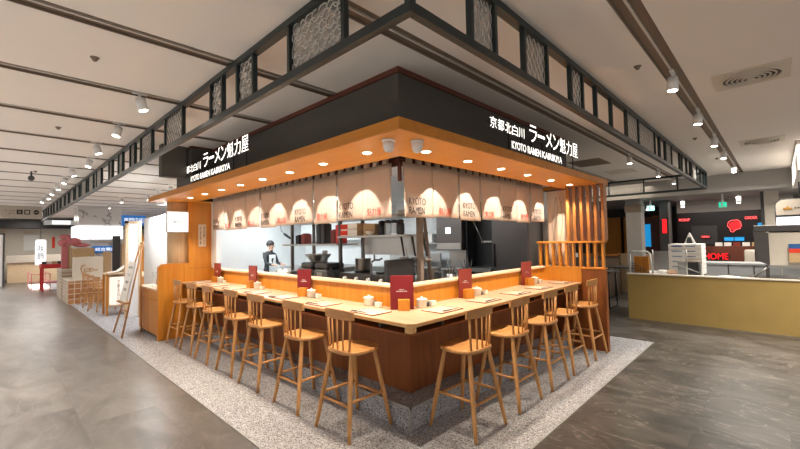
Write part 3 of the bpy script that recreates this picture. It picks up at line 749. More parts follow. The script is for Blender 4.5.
bw.ball((-16.8,1.52,1.80), (.12,.13,.12)).ball((-16.78,1.80,1.84), (.12,.20,.13)).ball((-16.75,1.66,1.90), (.09,.09,.09)).ball((-16.8,1.58,2.0), (.10,.16,.08)).ball((-16.8,2.0,1.72), (.08,.22,.07))
P(bw.build('bow', 'pink', t))

# marble column with light band
t = thing('marble_column', 'grey veined marble column with white lit band, left background', 'column', (-18.5,2.7,.004))
P(MB().box((-19.2,2.06,.004), (-18.0,3.32,3.119)).build('shaft', 'marble', t))
P(MB().box((-19.25,1.98,1.93), (-17.93,3.37,2.42)).build('light_band', 'e_band', t, .01))
P(MB().box((-19.22,2.04,1.78), (-17.98,3.34,1.90)).build('lower_collar', 'steel', t))
def blue_sign(x, y0_, y1_, z0_, z1_, label, s_):
    t = thing('blue_sign', label, 'sign', (x,(y0_+y1_)/2,z0_))
    P(MB().box((x-.1,y0_,z0_), (x,y1_,z1_)).build('panel', 'e_blue2', t)); P(text_obj('lettering', s_, y0_+.08, y1_-.08, z0_+(z1_-z0_)*.25, z1_-(z1_-z0_)*.25, x+.001, 'E', 'e_sign', t, .002))
    P(MB().box((x-.09,y0_+.02,z0_-.03), (x-.01,y1_-.02,z0_)).build('bottom_trim', 'dark', t))
blue_sign(-20.5, 3.8, 4.7, 2.55, 3.0, 'blue illuminated overhead sign right of the marble column', '専門店街')
blue_sign(-17.2, 2.35, 3.25, 1.45, 1.68, 'low blue illuminated sign below the white lit band', '総合案内所')
t = thing('brown_display_panels', 'brown upright display panels between tiled stand and framed partition', 'display', (-16,3.1,0))
for i, (y, m_) in enumerate(((2.42,'card'),(2.66,'black'),(2.9,'card'),(3.15,'dark'),(3.4,'orange'),(3.7,'lightwood'))):
    P(MB().box((-15.8+.1*(i % 2),y,.004), (-15.6,y+.2,1.5+.25*((i*2) % 3))).build('panel', m_, t))
t = thing('orange_poster_frame', 'orange framed white poster left of the framed partition', 'poster', (-13.2,3.4,0))
P(MB().box((-13.3,3.38,.84), (-13.2,3.9,2.0)).build('frame', 'orange', t)); P(MB().box((-13.2,3.44,.95), (-13.19,3.84,1.9)).build('sheet', 'paper', t)); P(MB().box((-13.28,3.4,.004), (-13.22,3.45,.84)).box((-13.28,3.83,.004), (-13.22,3.88,.84)).build('leg', 'orange', t))

# red stand
t = thing('red_table', 'red display table with slim legs by the walkway', 'table', (-20,1.5,0))
P(MB().box((-20.9,1.20,.86), (-19.9,1.86,1.02)).build('tabletop', 'redbright', t))
for (x, y) in ((-20.85,1.25),(-19.95,1.25),(-20.85,1.8),(-19.95,1.8)): P(MB().box((x-.03,y-.03,0), (x+.03,y+.03,.86)).build('leg', 'redbright', t))
P(MB().box((-20.8,1.3,.3), (-20,1.78,.34)).build('shelf', 'pink', t))
for i in range(4):
    o = B('magazine', (-20.4+.03*i, 1.24+.15*i, 1.021), (-20.1+.03*i, 1.36+.15*i, 1.12), ['dark', 'paper', 'card', 'dark'][i]); tag(o, '%s magazine from the left on the red table' % ORD[i], 'magazine', 'magazines on the red table')
t = thing('cart_frame', 'low pink wire stand with glowing base left of red table', 'stand', (-22,1.1,0))
P(MB().box((-23.4,1.0,.02), (-21.2,1.55,.06)).build('glow_base', 'e_pinkglow', t))
fr = MB()
for (x, y) in ((-23.4,1.0),(-21.2,1.0),(-23.4,1.55),(-21.2,1.55)): fr.cyl((x,y,0), (x,y,.6), .015)
for z in (.3,.6): fr.cyl((-23.4,1.0,z), (-21.2,1.0,z), .012).cyl((-23.4,1.55,z), (-21.2,1.55,z), .012).cyl((-21.2,1.0,z), (-21.2,1.55,z), .012)
P(fr.build('wire_frame', 'pink', t))
# hanging white sign
t = thing('hanging_sign', 'rounded white hanging sign with two black characters', 'sign', (-21.5,1.27,.9))
rr = []
for (cy, cz, a0) in ((1.36,1.90,0),(1.19,1.90,PI/2),(1.19,1.03,PI),(1.36,1.03,1.5*PI)):
    for q in range(5): a = a0+PI/2*q/4; rr.append((cy+.08*math.cos(a), cz+.08*math.sin(a)))
P(MB().prism(rr, -21.55, -21.45, 0, 'x').build('panel', 'e_sign', t)); P(text_obj('lettering', '咲\n飾', 1.17, 1.38, 1.18, 1.75, -21.449, 'E', 'ink', t, .001)); P(MB().cyl((-21.5,1.27,1.97), (-21.5,1.27,3.12), .01).build('hanger', 'dark', t))
# overhead direction sign
t = thing('direction_sign', 'beige overhead direction sign with black pictograms at far left', 'sign', (-18.9,.5,2.68))
P(MB().box((-19.0,-1.2,2.68), (-18.9,1.14,3.119)).build('panel', 'beige', t))
ic = MB()
for (a, b_) in ((.49,.64),(.68,.83)): P(MB().box((-18.899,a,2.83), (-18.893,b_,2.99)).build('pictogram', 'ink', t))
ic.prism([(.99+.075*math.cos(q*PI/8), 2.91+.085*math.sin(q*PI/8)) for q in range(16)], -18.899, -18.893, 0, 'x'); P(MB().box((-18.899,-.15,2.85), (-18.893,.05,2.99)).build('pictogram', 'ink', t))
P(ic.build('pictogram', 'ink', t))
pi_ = MB().box((-18.892,.54,2.86), (-18.889,.555,2.95)).box((-18.892,.575,2.86), (-18.889,.59,2.95)).box((-18.892,.71,2.86), (-18.889,.80,2.96)).box((-18.892,.94,2.90), (-18.889,1.04,2.92))
P(pi_.build('symbol', 'beige', t)); P(text_obj('lettering', '駅・駐車場', .20, .45, 2.92, 2.96, -18.899, 'E', 'ink', t, .001)); P(text_obj('lettering', 'Station', .28, .45, 2.84, 2.88, -18.899, 'E', 'ink', t, .001))
# far shop
t = thing('far_shop_counter', 'long low light-wood counter of the far left shop', 'counter', (-26,1.5,0))
P(MB().box((-26.6,.40,0), (-26,2.9,.95)).build('front', 'lightwood', t)); P(MB().box((-26.7,.34,.95), (-25.9,2.95,1.3)).build('glass_case', 'beige', t))
t = thing('far_shop', 'cream shop wall with dark overhead band at far left', 'shop front', (-28,2,0))
P(MB().box((-28.2,.3,0), (-28,6,2.62)).build('wall', 'cream', t)); P(MB().box((-28.1,-.2,2.62), (-26.4,8,3.0)).build('overhead_band', 'navy', t))
P(MB().box((-27.99,1.0,1.5), (-27.98,1.6,2.3)).build('poster', 'paper', t)); P(MB().box((-27.99,2.1,1.6), (-27.98,2.22,2.2)).build('red_poster', 'redink', t))
P(text_obj('lettering', 'SWEETS', 1.0, 1.35, 2.4, 2.47, -27.99, 'E', 'gold', t, .002)); P(MB().box((-28.3,.2,0), (-27.9,.3,2.62)).build('side_post', 'lightwood', t))
t = thing('glass_door_frame', 'dark framed door at the far left edge', 'door', (-24,-.1,0))
P(MB().box((-24.05,-.9,0), (-24,-.84,2.3)).box((-24.05,.22,0), (-24,.28,2.3)).box((-24.05,-.9,2.24), (-24,.28,2.3)).build('frame', 'dark', t)); P(MB().box((-24.04,-.84,0.01), (-24.02,.22,2.24)).build('pane', 'white', t))
t = thing('far_display_band', 'grey glazed display band behind the truss at far left', 'sign', (-25.5,3.2,2.72))
P(MB().box((-25.6,1.6,2.74), (-25.5,3.4,3.0)).build('frame', 'dark', t)); P(MB().box((-25.499,1.9,2.77), (-25.49,2.6,2.97)).build('panel', 'grey', t))
blob = 0

# ================================================================== BLACK TRUSS
ZB, ZT = 2.722, ZC-.001; XT, YT = -1.14, 1.27; RD = .055; YR = 11.32; XL = -21.2
t = thing('lattice_truss', 'black steel box truss with lattice panels hung round the shop', 'truss', (XT,YT,ZB))
def beam(a, b, name='rail'): return P(MB().box(a, b).build(name, 'steelframe', t, .003))
beam((XL,YT,ZB), (XT,YT+.045,ZB+.05), 'bottom_rail'); beam((XL,YT,ZT-.045), (XT,YT+.06,ZT), 'top_rail')
beam((XT-.045,YT+.0451,ZB), (XT,YR,ZB+.05), 'bottom_rail'); beam((XT-.06,YT+.0601,ZT-.045), (XT,YR,ZT), 'top_rail')
beam((-4.2,YR-.06,ZB), (XT-.0451,YR,ZB+.05), 'bottom_rail'); beam((-4.2,YR-.06,ZT-.045), (XT-.0601,YR,ZT), 'top_rail')
beam((XT-.04,YT+.002,ZB+.05), (XT,YT+.04,ZT-.045), 'corner_post'); beam((XT-.05,YR-.05,ZB+.05), (XT,YR,ZT-.045), 'corner_post')
def lattice(a0, a1, along, y, kind):
    mb = MB(); z0, z1 = ZB+.05, ZT-.045; nz = 12
    def pt(a, z): return (a, y+.03, z) if along == 'x' else (y-.03, a, z)
    if kind == 'ring':
        rr = .040; ncol = max(1, int((a1-a0)/.075)); q = 0
        for i in range(ncol+1):
            for j in range(6):
                cx_ = a0+(i+.25+.5*(j % 2))*(a1-a0)/(ncol+.5); cz = z0+.03+j*(z1-z0-.06)/5
                r_ = rr*(1 if (i*3+j*5) % 4 else .6)
                ps = [pt(min(max(cx_+r_*math.cos(u), a0), a1), min(max(cz+r_*math.sin(u), z0), z1)) for u in [PI*2*w_/12+.7*((i+j) % 3) for w_ in range(10)]]
                mb.tube(ps, .0042, 4)
    else:
        ncol = max(3, int(round((a1-a0)/.036)))
        for i in range(ncol+1):
            a = a0+(a1-a0)*(i+.0)/ncol; am = .011*(1 if i % 2 else -1)
            ps = [pt(min(max(a+am*math.cos(2*PI*u*3.5), a0), a1), z0+(z1-z0)*u) for u in [w_/18 for w_ in range(19)]]
            mb.tube(ps, .0026, 4)
    mb2 = P(mb.build('lattice_panel', 'wire', t))
    if along == 'x': P(MB().box((a0, y+.034, z0), (a1, y+.037, z1)).build('film_panel', 'film', t))
    else: P(MB().box((y-.037, a0, z0), (y-.034, a1, z1)).build('film_panel', 'film', t))
PLx = [-1.64,-2.20,-2.70,-2.97,-3.26,-3.51,-4.25,-4.83,-5.36,-5.88,-6.20,-6.45,-6.92,-7.20,-7.66,-7.92,-8.60,-9.10]
x = -9.1; q = 0
while x > -20.6:
    x -= (.32,.55,.30,.7)[q % 4]; q += 1; PLx.append(x)
for i, x in enumerate(PLx): beam((x-.015,YT+.006,ZB+.05), (x+.015,YT+.042,ZT-.045), 'post')
for i in range(0, 17, 2): lattice(PLx[i+1]+.016, PLx[i]-.016, 'x', YT, 'ring' if i in (0, 2, 4) else 'wave')
for i in range(18, len(PLx)-1, 2): lattice(PLx[i+1]+.016, PLx[i]-.016, 'x', YT, 'wave')
PRy = [1.78,2.03,2.40,2.75,3.20,3.46,3.80,4.26,4.80,5.30,6.15,6.45,6.84,7.29,8.0,8.2,8.67,9.1,9.24,9.87,10.4,10.9]
for y in PRy: beam((XT-.042,y-.015,ZB+.05), (XT-.006,y+.015,ZT-.045), 'post')
for i in (0,2,4,8,12,18): lattice(PRy[i]+.016, PRy[i+1]-.016, 'y', XT-.0, 'wave')
lattice(PRy[9]+.016, PRy[10]-.016, 'y', XT, 'wave')
for x in (-4.15,-3.75,-3.2,-2.4,-1.7): beam((x-.015,YR-.05,ZB+.05), (x+.015,YR-.006,ZT-.045), 'post')
lattice(-3.18, -2.42, 'x', YR-.06, 'wave'); lattice(-3.73,-3.22,'x',YR-.06,'wave')
# ================================================================== CEILING SPOTLIGHTS, VENTS
def track_spot(x, y, label, tx=0, ty=0, p=16):
    t = thing('track_spotlight', label, 'spotlight', (x,y,ZC+.03), 0, 'white track spotlights')
    MB().box((-.015,-.06,-.03), (.015,.06,0)).build('adapter', 'white', t)
    MB().cyl((0,0,-.03), (0,0,-.07), .012, None, 8).build('stem', 'white', t)
    a = Vector((0,0,-.07)); d = Vector((tx, ty, -1)).normalized()
    MB().cyl(a, a+d*.115, .040, .044, 18).build('lamp_head', 'white', t)
    MB().cyl(a+d*.1151, a+d*.117, .036, .036, 18).build('lens', 'e_spot', t)
    spot(Vector((x,y,ZC+.03))+a+d*.13, Vector((x,y,ZC))+a+d*3, p*3, 85, (1, .90, .76), .9, .05)
for i, (x, y) in enumerate(((-4.295,.93),(-5.52,.99),(-6.75,.95),(-7.97,1.05),(-9.2,.95),(-10.42,.98),(-11.65,.94),(-12.87,.98),(-14.1,.95),(-15.32,.95))):
    track_spot(x, y, '%s white track spotlight from the front in the left walkway row' % ORD[i], .1, -.3 if i % 2 else .25)
for i, (y) in enumerate((4.13,5.62,7.2,8.5,10.6)):
    track_spot(-.62, y, '%s white track spotlight from the front in the right track' % ORD[i], -.05, -.05, 10)
for i, y in enumerate((7.75,10.0,11.75)):
    track_spot(-1.845, y, '%s white track spotlight between the truss and right fascia' % ORD[i], 0, 0, 10)
for i, (x, y) in enumerate(((-10.42,2.9),(-11.65,2.95),(-12.87,3.0),(-14.1,2.6),(-16.55,2.7))):
    track_spot(x, y, '%s white spotlight in the row behind the left truss' % ORD[i], 0, .1, 14)
def round_vent(x, y, label):
    t = thing('round_air_vent', label, 'vent', (x,y,ZC), 0, 'round ceiling air vents')
    MB().box((-.26,-.26,-.006), (.26,.26,0)).build('plate', 'cream', t, .002)
    r_ = MB()
    for k in range(6):
        R_ = .205-.036*k
        r_.tube([(R_*math.cos(u*PI/12), R_*math.sin(u*PI/12), -.014-.003*k) for u in range(24)], .007, 6, closed=True)
    r_.build('ring', 'cream', t)
    MB().lathe([(.205,-.0075),(.205,-.006)], n=28).build('throat', 'dark', t)
round_vent(-.13, 4.73, 'round ceiling air vent nearest, upper right'); round_vent(-.14, 8.2, 'round ceiling air vent farther back on the right')
o = MB().box((-2.88,7.6,ZC-.004), (-2.30,8.35,ZC)).build('ceiling_hatch', 'slot'); tag(o, 'dark rectangular ceiling opening above the right canopy end', 'vent')
o = MB().box((-2.75,9.3,ZC-.005), (-2.2,9.9,ZC)).box((-2.70,9.35,ZC-.009), (-2.25,9.85,ZC-.005)).build('square_air_vent', 'cream'); tag(o, 'square pale ceiling vent behind the right truss', 'vent')
for i, (x, y) in enumerate(((-3.66,.5),(-6.13,.5),(-10.0,.5),(-.80,3.73),(-.84,7.16),(-.79,9.38))):
    o = MB().lathe([(.012,-.03),(.022,-.012),(.03,-.004),(.03,0)], (x,y,ZC), 12).build('sprinkler_head', 'slot'); tag(o, 'small dark ceiling sprinkler, %s' % ['nearest on the left ceiling', 'second on the left ceiling', 'far on the left ceiling', 'nearest on the right ceiling', 'midway on the right ceiling', 'farthest on the right ceiling'][i], 'sprinkler', 'ceiling sprinklers')
t = thing('ceiling_camera', 'small dark camera hanging from the far left ceiling', 'camera', (-10.1,.45,ZC))
MB().cyl((0,0,-.10), (0,0,0), .015).build('stem', 'dark', t); MB().ball((0,0,-.13), .05).build('head', 'dark', t)

# ================================================================== KITCHEN
struct(MB().box((-10.6,2.97,.001), (-2.9,6.7,.01)).build('floor', 'kfloor'), 'kitchen floor')
struct(MB().box((-10.6,2.64,2.62), (-2.54,6.7,2.66)).build('ceiling', 'white'), 'kitchen ceiling')
struct(MB().box((-10.6,6.7,0), (-2.9,6.8,2.62)).build('wall_kitchen_back', 'kwall'))
struct(MB().box((-10.7,2.9,0), (-10.6,6.7,2.62)).build('wall_kitchen_left', 'kwall'))
struct(MB().box((-7.95,2.99,0.01), (-7.85,3.93,2.62)).build('wall_kitchen_side', 'kwall'), 'white kitchen side wall')
def tube_light(a, b, label):
    o = MB().box(a, b).build('strip_light', 'e_tube'); tag(o, label, 'strip light', 'kitchen strip lights')
tube_light((-7.6,3.5,2.60), (-6.2,3.62,2.62), 'white strip light over the front of the kitchen'); tube_light((-7.6,5.0,2.60), (-6.2,5.12,2.62), 'white strip light over the middle of the kitchen'); tube_light((-9.6,4.4,2.60), (-8.4,4.52,2.62), 'white strip light over the kitchen back room')
area((-5.5,4.2,2.58), 3.5, 1.5, 62, (.92,.97,1)); area((-9.2,4.4,2.58), 1.5, 1.2, 60, (.92,.97,1)); area((-7.0,3.35,2.55), 1.0, .5, 4, (.9,.95,1))
# front work bench (L)
t = thing('kitchen_bench', 'stainless steel work bench directly behind the counter sill', 'bench', (-5,3.3,.01))
P(MB().prism([(-7.83,3.04),(-3.0,3.04),(-3.0,6.0),(-3.75,6.0),(-3.75,3.8),(-7.83,3.8)], 1.06, 1.10).build('worktop', 'steeldark', t, .004))
P(MB().box((-7.8,3.1,.1), (-3.8,3.75,1.06)).box((-3.7,3.1,.1), (-3.1,5.95,1.06)).build('base_cabinet', 'steeldark', t))
for (x, y) in ((-7.7,3.2),(-7.7,3.7),(-5.5,3.2),(-5.5,3.7),(-3.2,3.2),(-3.2,5.8),(-3.6,5.8)): P(MB().cyl((x,y,.01), (x,y,.1), .025).build('foot', 'steel', t))
# steel rack over the bench
t = thing('steel_rack', 'stainless shelving rack standing over the kitchen bench', 'shelf rack', (-4.5,3.5,1.101))
for (x, y) in ((-5.80,3.42),(-5.62,3.72),(-4.50,3.42),(-4.36,3.72)): P(MB().box((x-.02,y-.02,1.101), (x+.02,y+.02,2.02)).build('post', 'steeldark', t))
P(MB().box((-6.05,3.38,1.985), (-3.30,3.76,2.02)).build('top_shelf', 'steel', t))
P(MB().box((-6.05,3.38,1.635), (-4.52,3.76,1.66)).build('middle_shelf', 'steel', t))
P(MB().box((-4.52,3.38,1.74), (-3.30,3.76,1.765)).build('right_shelf', 'steel', t)); P(MB().box((-4.30,3.70,1.50), (-3.30,3.72,1.74)).build('splash_panel', 'steel', t))
t = thing('steel_post_frame', 'brown steel post pair supporting the right kitchen shelf', 'frame', (-3.2,3.75,1.101))
P(MB().box((-3.235,3.63,1.101), (-3.175,3.69,2.10)).build('post', 'slot', t)); P(MB().cyl((-3.3,3.98,1.101), (-3.3,3.84,2.10), .025).build('brace', 'slot', t)); P(MB().box((-3.3,3.38,2.02), (-3.17,4.6,2.06)).build('top_rail', 'steel', t))
# boxes on rack
for i, (x, z) in enumerate(((-4.36,1.767),(-4.36,1.852))):
    t = thing('paper_carton', 'white and red carton %s on the right kitchen shelf' % ('under its twin' if i == 0 else 'on top of its twin'), 'carton', (x,3.5,z), 0, 'cartons on the kitchen shelf')
    MB().box((-.08,-.12,0), (.28,.12,.082)).build('box', 'paper', t); MB().box((-.081,-.121,.008), (.08,.0,.074)).build('red_label', 'redink', t); MB().box((.28,-.12,0), (.285,.12,.082)).build('side', 'card', t)
tag(B('cardboard_box', (-4.03,3.45,1.767), (-3.80,3.66,1.92), 'card'), 'plain brown box behind the white bowl on the kitchen shelf', 'box')
tag(MB().lathe([(.03,0),(.07,.05),(.075,.055)], (-3.86,3.42,1.766)).build('bowl', 'ceramic'), 'small white bowl at the front of the kitchen shelf', 'bowl')
for i, (x, m_, r_) in enumerate(((-3.72,'black',.05),(-3.60,'glass',.05),(-3.49,'glass',.055),(-3.38,'black',.05))):
    t = thing('storage_jar', '%s storage jar %s on the right kitchen shelf' % ('dark' if m_ == 'black' else 'glass', ['left of the glass jars', 'left of the two glass', 'right of the two glass', 'far right'][i]), 'jar', (x,3.5,1.766), 0, 'jars on the kitchen shelf')
    MB().lathe([(r_*.9,0),(r_,.02),(r_,.13),(r_*.8,.15)], n=14).build('body', m_, t); MB().lathe([(r_*.85,.15),(r_*.85,.18),(.02,.19)], n=14).build('lid', 'black', t)
for i, (x, m_, h_) in enumerate(((-5.72,'black',.14),(-5.55,'redside',.16),(-5.12,'black',.30),(-5.0,'black',.30),(-4.74,'redside',.20),(-4.62,'redbright',.27))):
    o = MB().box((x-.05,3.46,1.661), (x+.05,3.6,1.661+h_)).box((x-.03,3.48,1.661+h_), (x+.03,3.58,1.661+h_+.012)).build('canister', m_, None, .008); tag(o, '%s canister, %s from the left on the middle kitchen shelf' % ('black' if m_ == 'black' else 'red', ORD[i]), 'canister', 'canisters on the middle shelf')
# things on top shelf / under
# rice cookers
for i, x in enumerate((-5.02,-4.66)):
    t = thing('rice_cooker', 'rounded black rice cooker, %s of the pair on the bench' % ('left' if i == 0 else 'right'), 'rice cooker', (x,3.34,1.101), 0, 'rice cookers on the bench')
    MB().box((-.155,-.17,.0), (.155,.17,.20)).build('body', 'dark', t, .03); MB().box((-.15,-.16,.202), (.15,.16,.29)).build('lid', 'black', t, .03)
    MB().box((-.06,-.175,.10), (.06,-.17,.16)).build('control_panel', 'steel', t); MB().tube([(-.16,0,.12),(-.16,-.1,.23),(.16,-.1,.23),(.16,0,.12)], .008).build('handle', 'dark', t)
t = thing('steel_bowl_stand', 'steel mixing bowl on a stand under the middle shelf', 'bowl', (-5.25,3.55,1.101))
MB().lathe([(.05,0),(.12,.02),(.03,.06),(.03,.22),(.10,.26),(.20,.38),(.21,.40)], n=20).build('bowl', 'steel', t); MB().box((-.03,.1,.02),(.03,.16,.45)).build('upright', 'steel', t)
tag(B('steel_container', (-5.95,3.2,1.101), (-5.5,3.5,1.24), 'steel', None, .005), 'small steel container on the bench left of the cookers', 'container')
tag(B('white_cutting_board', (-5.75,3.12,1.101), (-5.45,3.18,1.26), 'paper', None, .004), 'white plastic board standing in front of the steel container', 'board')
# stove
t = thing('gas_stove', 'steel gas stove with white knobs behind the sill, left of corner', 'stove', (-4.0,3.4,1.101))
P(MB().box((-4.45,3.35,1.101), (-3.45,3.8,1.26)).build('body', 'steeldark', t, .005))
for i in range(4): P(MB().cyl((-4.3+.24*i,3.35,1.19), (-4.3+.24*i,3.32,1.19), .03, .026, 12).build('knob', 'white', t))
for i in range(2): P(MB().lathe([(.12,0),(.13,.02),(.10,.025)], (-4.2+.45*i,3.58,1.26), 16).build('burner', 'black', t))
for i, (x, y) in enumerate(((-4.2,3.58),)):
    p = thing('stock_pot', 'steel stock pot on the left burner of the stove', 'pot', (x,y,1.286)); MB().lathe([(.10,0),(.11,.01),(.11,.16),(.115,.165)], n=18).build('body', 'steel', p); MB().tube([(.11,0,.12),(.16,0,.12),(.16,.03,.12)], .007).build('handle', 'steel', p)
t = thing('kitchen_tap', 'tall dark gooseneck tap left of the kitchen corner', 'tap', (-3.62,3.22,1.101))
MB().tube([(0,0,0),(0,0,.30),(.02,0,.34),(.07,0,.36),(.14,0,.36),(.19,0,.38)], .013, 8).build('spout', 'dark', t); MB().cyl((.06,0,.36), (.10,-.04,.42), .01).build('lever', 'dark', t)
t = thing('tablet_screen', 'black rounded order screen seen from behind at kitchen corner', 'screen', (-3.1,3.2,1.101))
P(MB().box((-3.28,3.10,1.17), (-3.22,3.58,1.47)).build('screen', 'black', t, .02)); P(MB().box((-3.27,3.28,1.101), (-3.23,3.40,1.18)).box((-3.34,3.22,1.101), (-3.16,3.46,1.112)).build('stand', 'black', t))
for i in range(3):
    t = thing('hanging_ladle', 'steel ladle with dark handle, %s of three hanging by the corner' % ['left','middle','right'][i], 'ladle', (-3.42+.10*i,3.60+.10*i,1.44), 0, 'ladles hanging by the kitchen corner')
    MB().cyl((0,0,.05), (-.05,0,.30), .012, .015, 8).build('handle', 'dark', t); MB().lathe([(.015,-.03),(.05,-.01),(.06,.04)], n=14).build('bowl', 'steel', t)
    MB().tube([(0,.06,.03),(-.03,.06,.16),(-.05,.0,.297)], .004).build('hook', 'steel', t)
t = thing('hanging_sensor', 'black probe hanging on a cable below the noren', 'sensor', (-7.3,3.6,1.8))
P(MB().tube([(-7.35,4.05,2.62),(-7.34,4.05,2.1),(-7.3,4.05,1.93),(-7.22,4.08,1.86)], .005).build('cable', 'black', t)); P(MB().cyl((-7.22,4.08,1.86), (-7.06,4.12,1.77), .028, .022, 10).build('probe', 'black', t))
# middle and rear equipment
t = thing('steel_wall_cupboard', 'white wall cupboard row on the kitchen back wall', 'cupboard', (-8.6,6.4,1.75))
for i in range(4): P(MB().box((-10.2+.9*i,6.3,1.72), (-9.32+.9*i,6.7,2.5)).build('door', 'kwall', t, .004))
t = thing('back_work_table', 'steel work table with undershelf in the kitchen back room', 'table', (-9.2,4.9,.01))
P(MB().box((-9.1,5.0,1.05), (-8.2,5.5,1.09)).build('top', 'steel', t)); P(MB().box((-9.05,5.05,.3), (-8.25,5.45,.33)).build('undershelf', 'steel', t))
for (x, y) in ((-9.05,5.05),(-8.25,5.05),(-9.05,5.45),(-8.25,5.45)): P(MB().box((x-.02,y-.02,.01), (x+.02,y+.02,1.05)).build('leg', 'steel', t))
t = thing('steel_prep_unit', 'low stainless refrigerated unit in the middle of the kitchen', 'kitchen unit', (-6.9,4.9,.01))
P(MB().box((-7.6,4.7,.01), (-6.2,5.5,1.18)).build('body', 'steel', t, .01)); P(MB().box((-7.55,4.69,.2), (-6.95,4.7,1.0)).build('door', 'steeldark', t)); P(MB().box((-6.85,4.69,.2), (-6.25,4.7,1.0)).build('door', 'steeldark', t))
t = thing('wall_shelf', 'stainless shelf with supplies on the kitchen back wall', 'shelf', (-5.6,6.5,1.6))
P(MB().box((-6.9,6.35,1.60), (-4.95,6.7,1.63)).build('board', 'steel', t)); 
for x in (-6.8,-5.9,-5.05): P(MB().prism([(6.69,1.45),(6.69,1.6),(6.40,1.6)], x, x+.02, 0, 'x').build('bracket', 'steel', t))
for i in range(7):
    x = -6.75+.26*i; o = B('supply_box', (x,6.40,1.631), (x+.17+.02*(i % 2),6.6,1.76+.05*((i*5) % 3)), ['black','paper','dark','steel','black','paper','dark'][i], None, .006); tag(o, '%s supply box from the left on the kitchen wall shelf' % ORD[i], 'box', 'supplies on the kitchen wall shelf')
t = thing('ramen_cooker', 'stainless noodle boiler with tall back panel by the rear wall', 'cooker', (-5.9,6.2,.01))
P(MB().box((-6.6,5.9,.01), (-5.1,6.5,1.12)).build('body', 'steel', t)); P(MB().box((-6.6,6.45,1.12), (-5.1,6.5,1.4)).build('back_panel', 'steel', t))
for i in range(3): P(MB().lathe([(.12,0),(.14,.12),(.13,.13)], (-6.3+.42*i,6.18,1.12), 16).build('pot', 'steeldark', t))
t = thing('steel_dispenser_cabinet', 'tall stainless cabinet with small display, left of the dark gap', 'cabinet', (-4.6,6.3,.01))
P(MB().box((-4.9,6.1,1.48), (-4.30,6.68,2.35)).build('upper_body', 'steeldark', t, .006)); P(MB().box((-4.9,6.1,.01), (-4.30,6.68,1.05)).build('lower_body', 'steeldark', t, .006)); P(MB().box((-4.9,6.5,1.05), (-4.3,6.68,1.48)).build('recess', 'steel', t))
P(MB().box((-4.67,6.09,1.80), (-4.55,6.1,1.92)).build('display', 'e_sign', t)); P(MB().box((-4.88,6.088,1.50), (-4.32,6.1,1.62)).build('drip_edge', 'steel', t))
t = thing('tall_freezer', 'tall brushed stainless freezer at the right end of kitchen', 'freezer', (-3.3,6.3,.01))
P(MB().box((-3.66,6.12,.06), (-2.98,6.68,2.05)).build('body', 'steeldark', t, .01)); P(MB().box((-3.65,6.10,.1), (-2.99,6.12,1.04)).build('door', 'steeldark', t)); P(MB().box((-3.65,6.10,1.06), (-2.99,6.12,2.0)).build('door', 'steeldark', t))
P(MB().box((-3.62,6.07,1.2), (-3.60,6.10,1.6)).build('handle', 'black', t)); P(MB().box((-3.62,6.15,.01), (-3.02,6.65,.06)).build('base', 'black', t))
t = thing('dark_equipment_bay', 'black recessed equipment bay between cabinet and freezer', 'kitchen unit', (-4.0,6.4,.01))
P(MB().box((-4.28,6.5,.01), (-3.68,6.68,2.4)).build('back', 'black', t)); P(MB().box((-4.28,6.2,.01), (-4.24,6.5,2.4)).box((-3.72,6.2,.01), (-3.68,6.5,2.4)).build('side', 'black', t)); P(MB().box((-4.24,6.15,1.08), (-3.72,6.5,1.16)).build('shelf', 'steel', t)); P(MB().box((-4.0,6.3,1.62), (-3.72,6.5,1.65)).build('small_shelf', 'steel', t)); P(MB().cyl((-4.2,6.3,2.1), (-3.95,6.3,1.6), .01).build('brace', 'steel', t))
for i, (x, y, r_, h_) in enumerate(((-3.5,4.15,.13,.20),(-3.45,4.55,.10,.16),(-3.5,5.0,.12,.14))):
    t = thing('cooking_pot', 'steel cooking pot %s on the right bench' % ['nearest the corner', 'in the middle', 'farthest from the corner'][i], 'pot', (x,y,1.101), 0, 'pots on the right bench')
    MB().lathe([(r_*.9,0),(r_,.02),(r_,h_),(r_*1.04,h_+.01)], n=18).build('body', 'steel', t); MB().tube([(r_,0,h_*.7),(r_+.05,0,h_*.7),(r_+.05,.04,h_*.7)], .008).build('handle', 'dark', t)
for i, (x, y) in enumerate(((-3.48,3.93),(-3.25,4.32),(-3.3,4.80))):
    t = thing('utensil_bunch', 'upright bunch of dark kitchen utensils in holder, %s' % ['nearest the corner', 'middle', 'farthest'][i], 'utensils', (x,y,1.101), 0, 'utensil holders on the right bench')
    MB().lathe([(.04,0),(.045,.12)], n=12).build('holder', 'steel', t); u = MB()
    for k in range(5): u.cyl((.01*k-.02,.01,.01), (.045*k-.09,.02*(k % 3)-.02,.26+.03*(k % 3)), .006)
    u.build('utensil', 'dark', t)
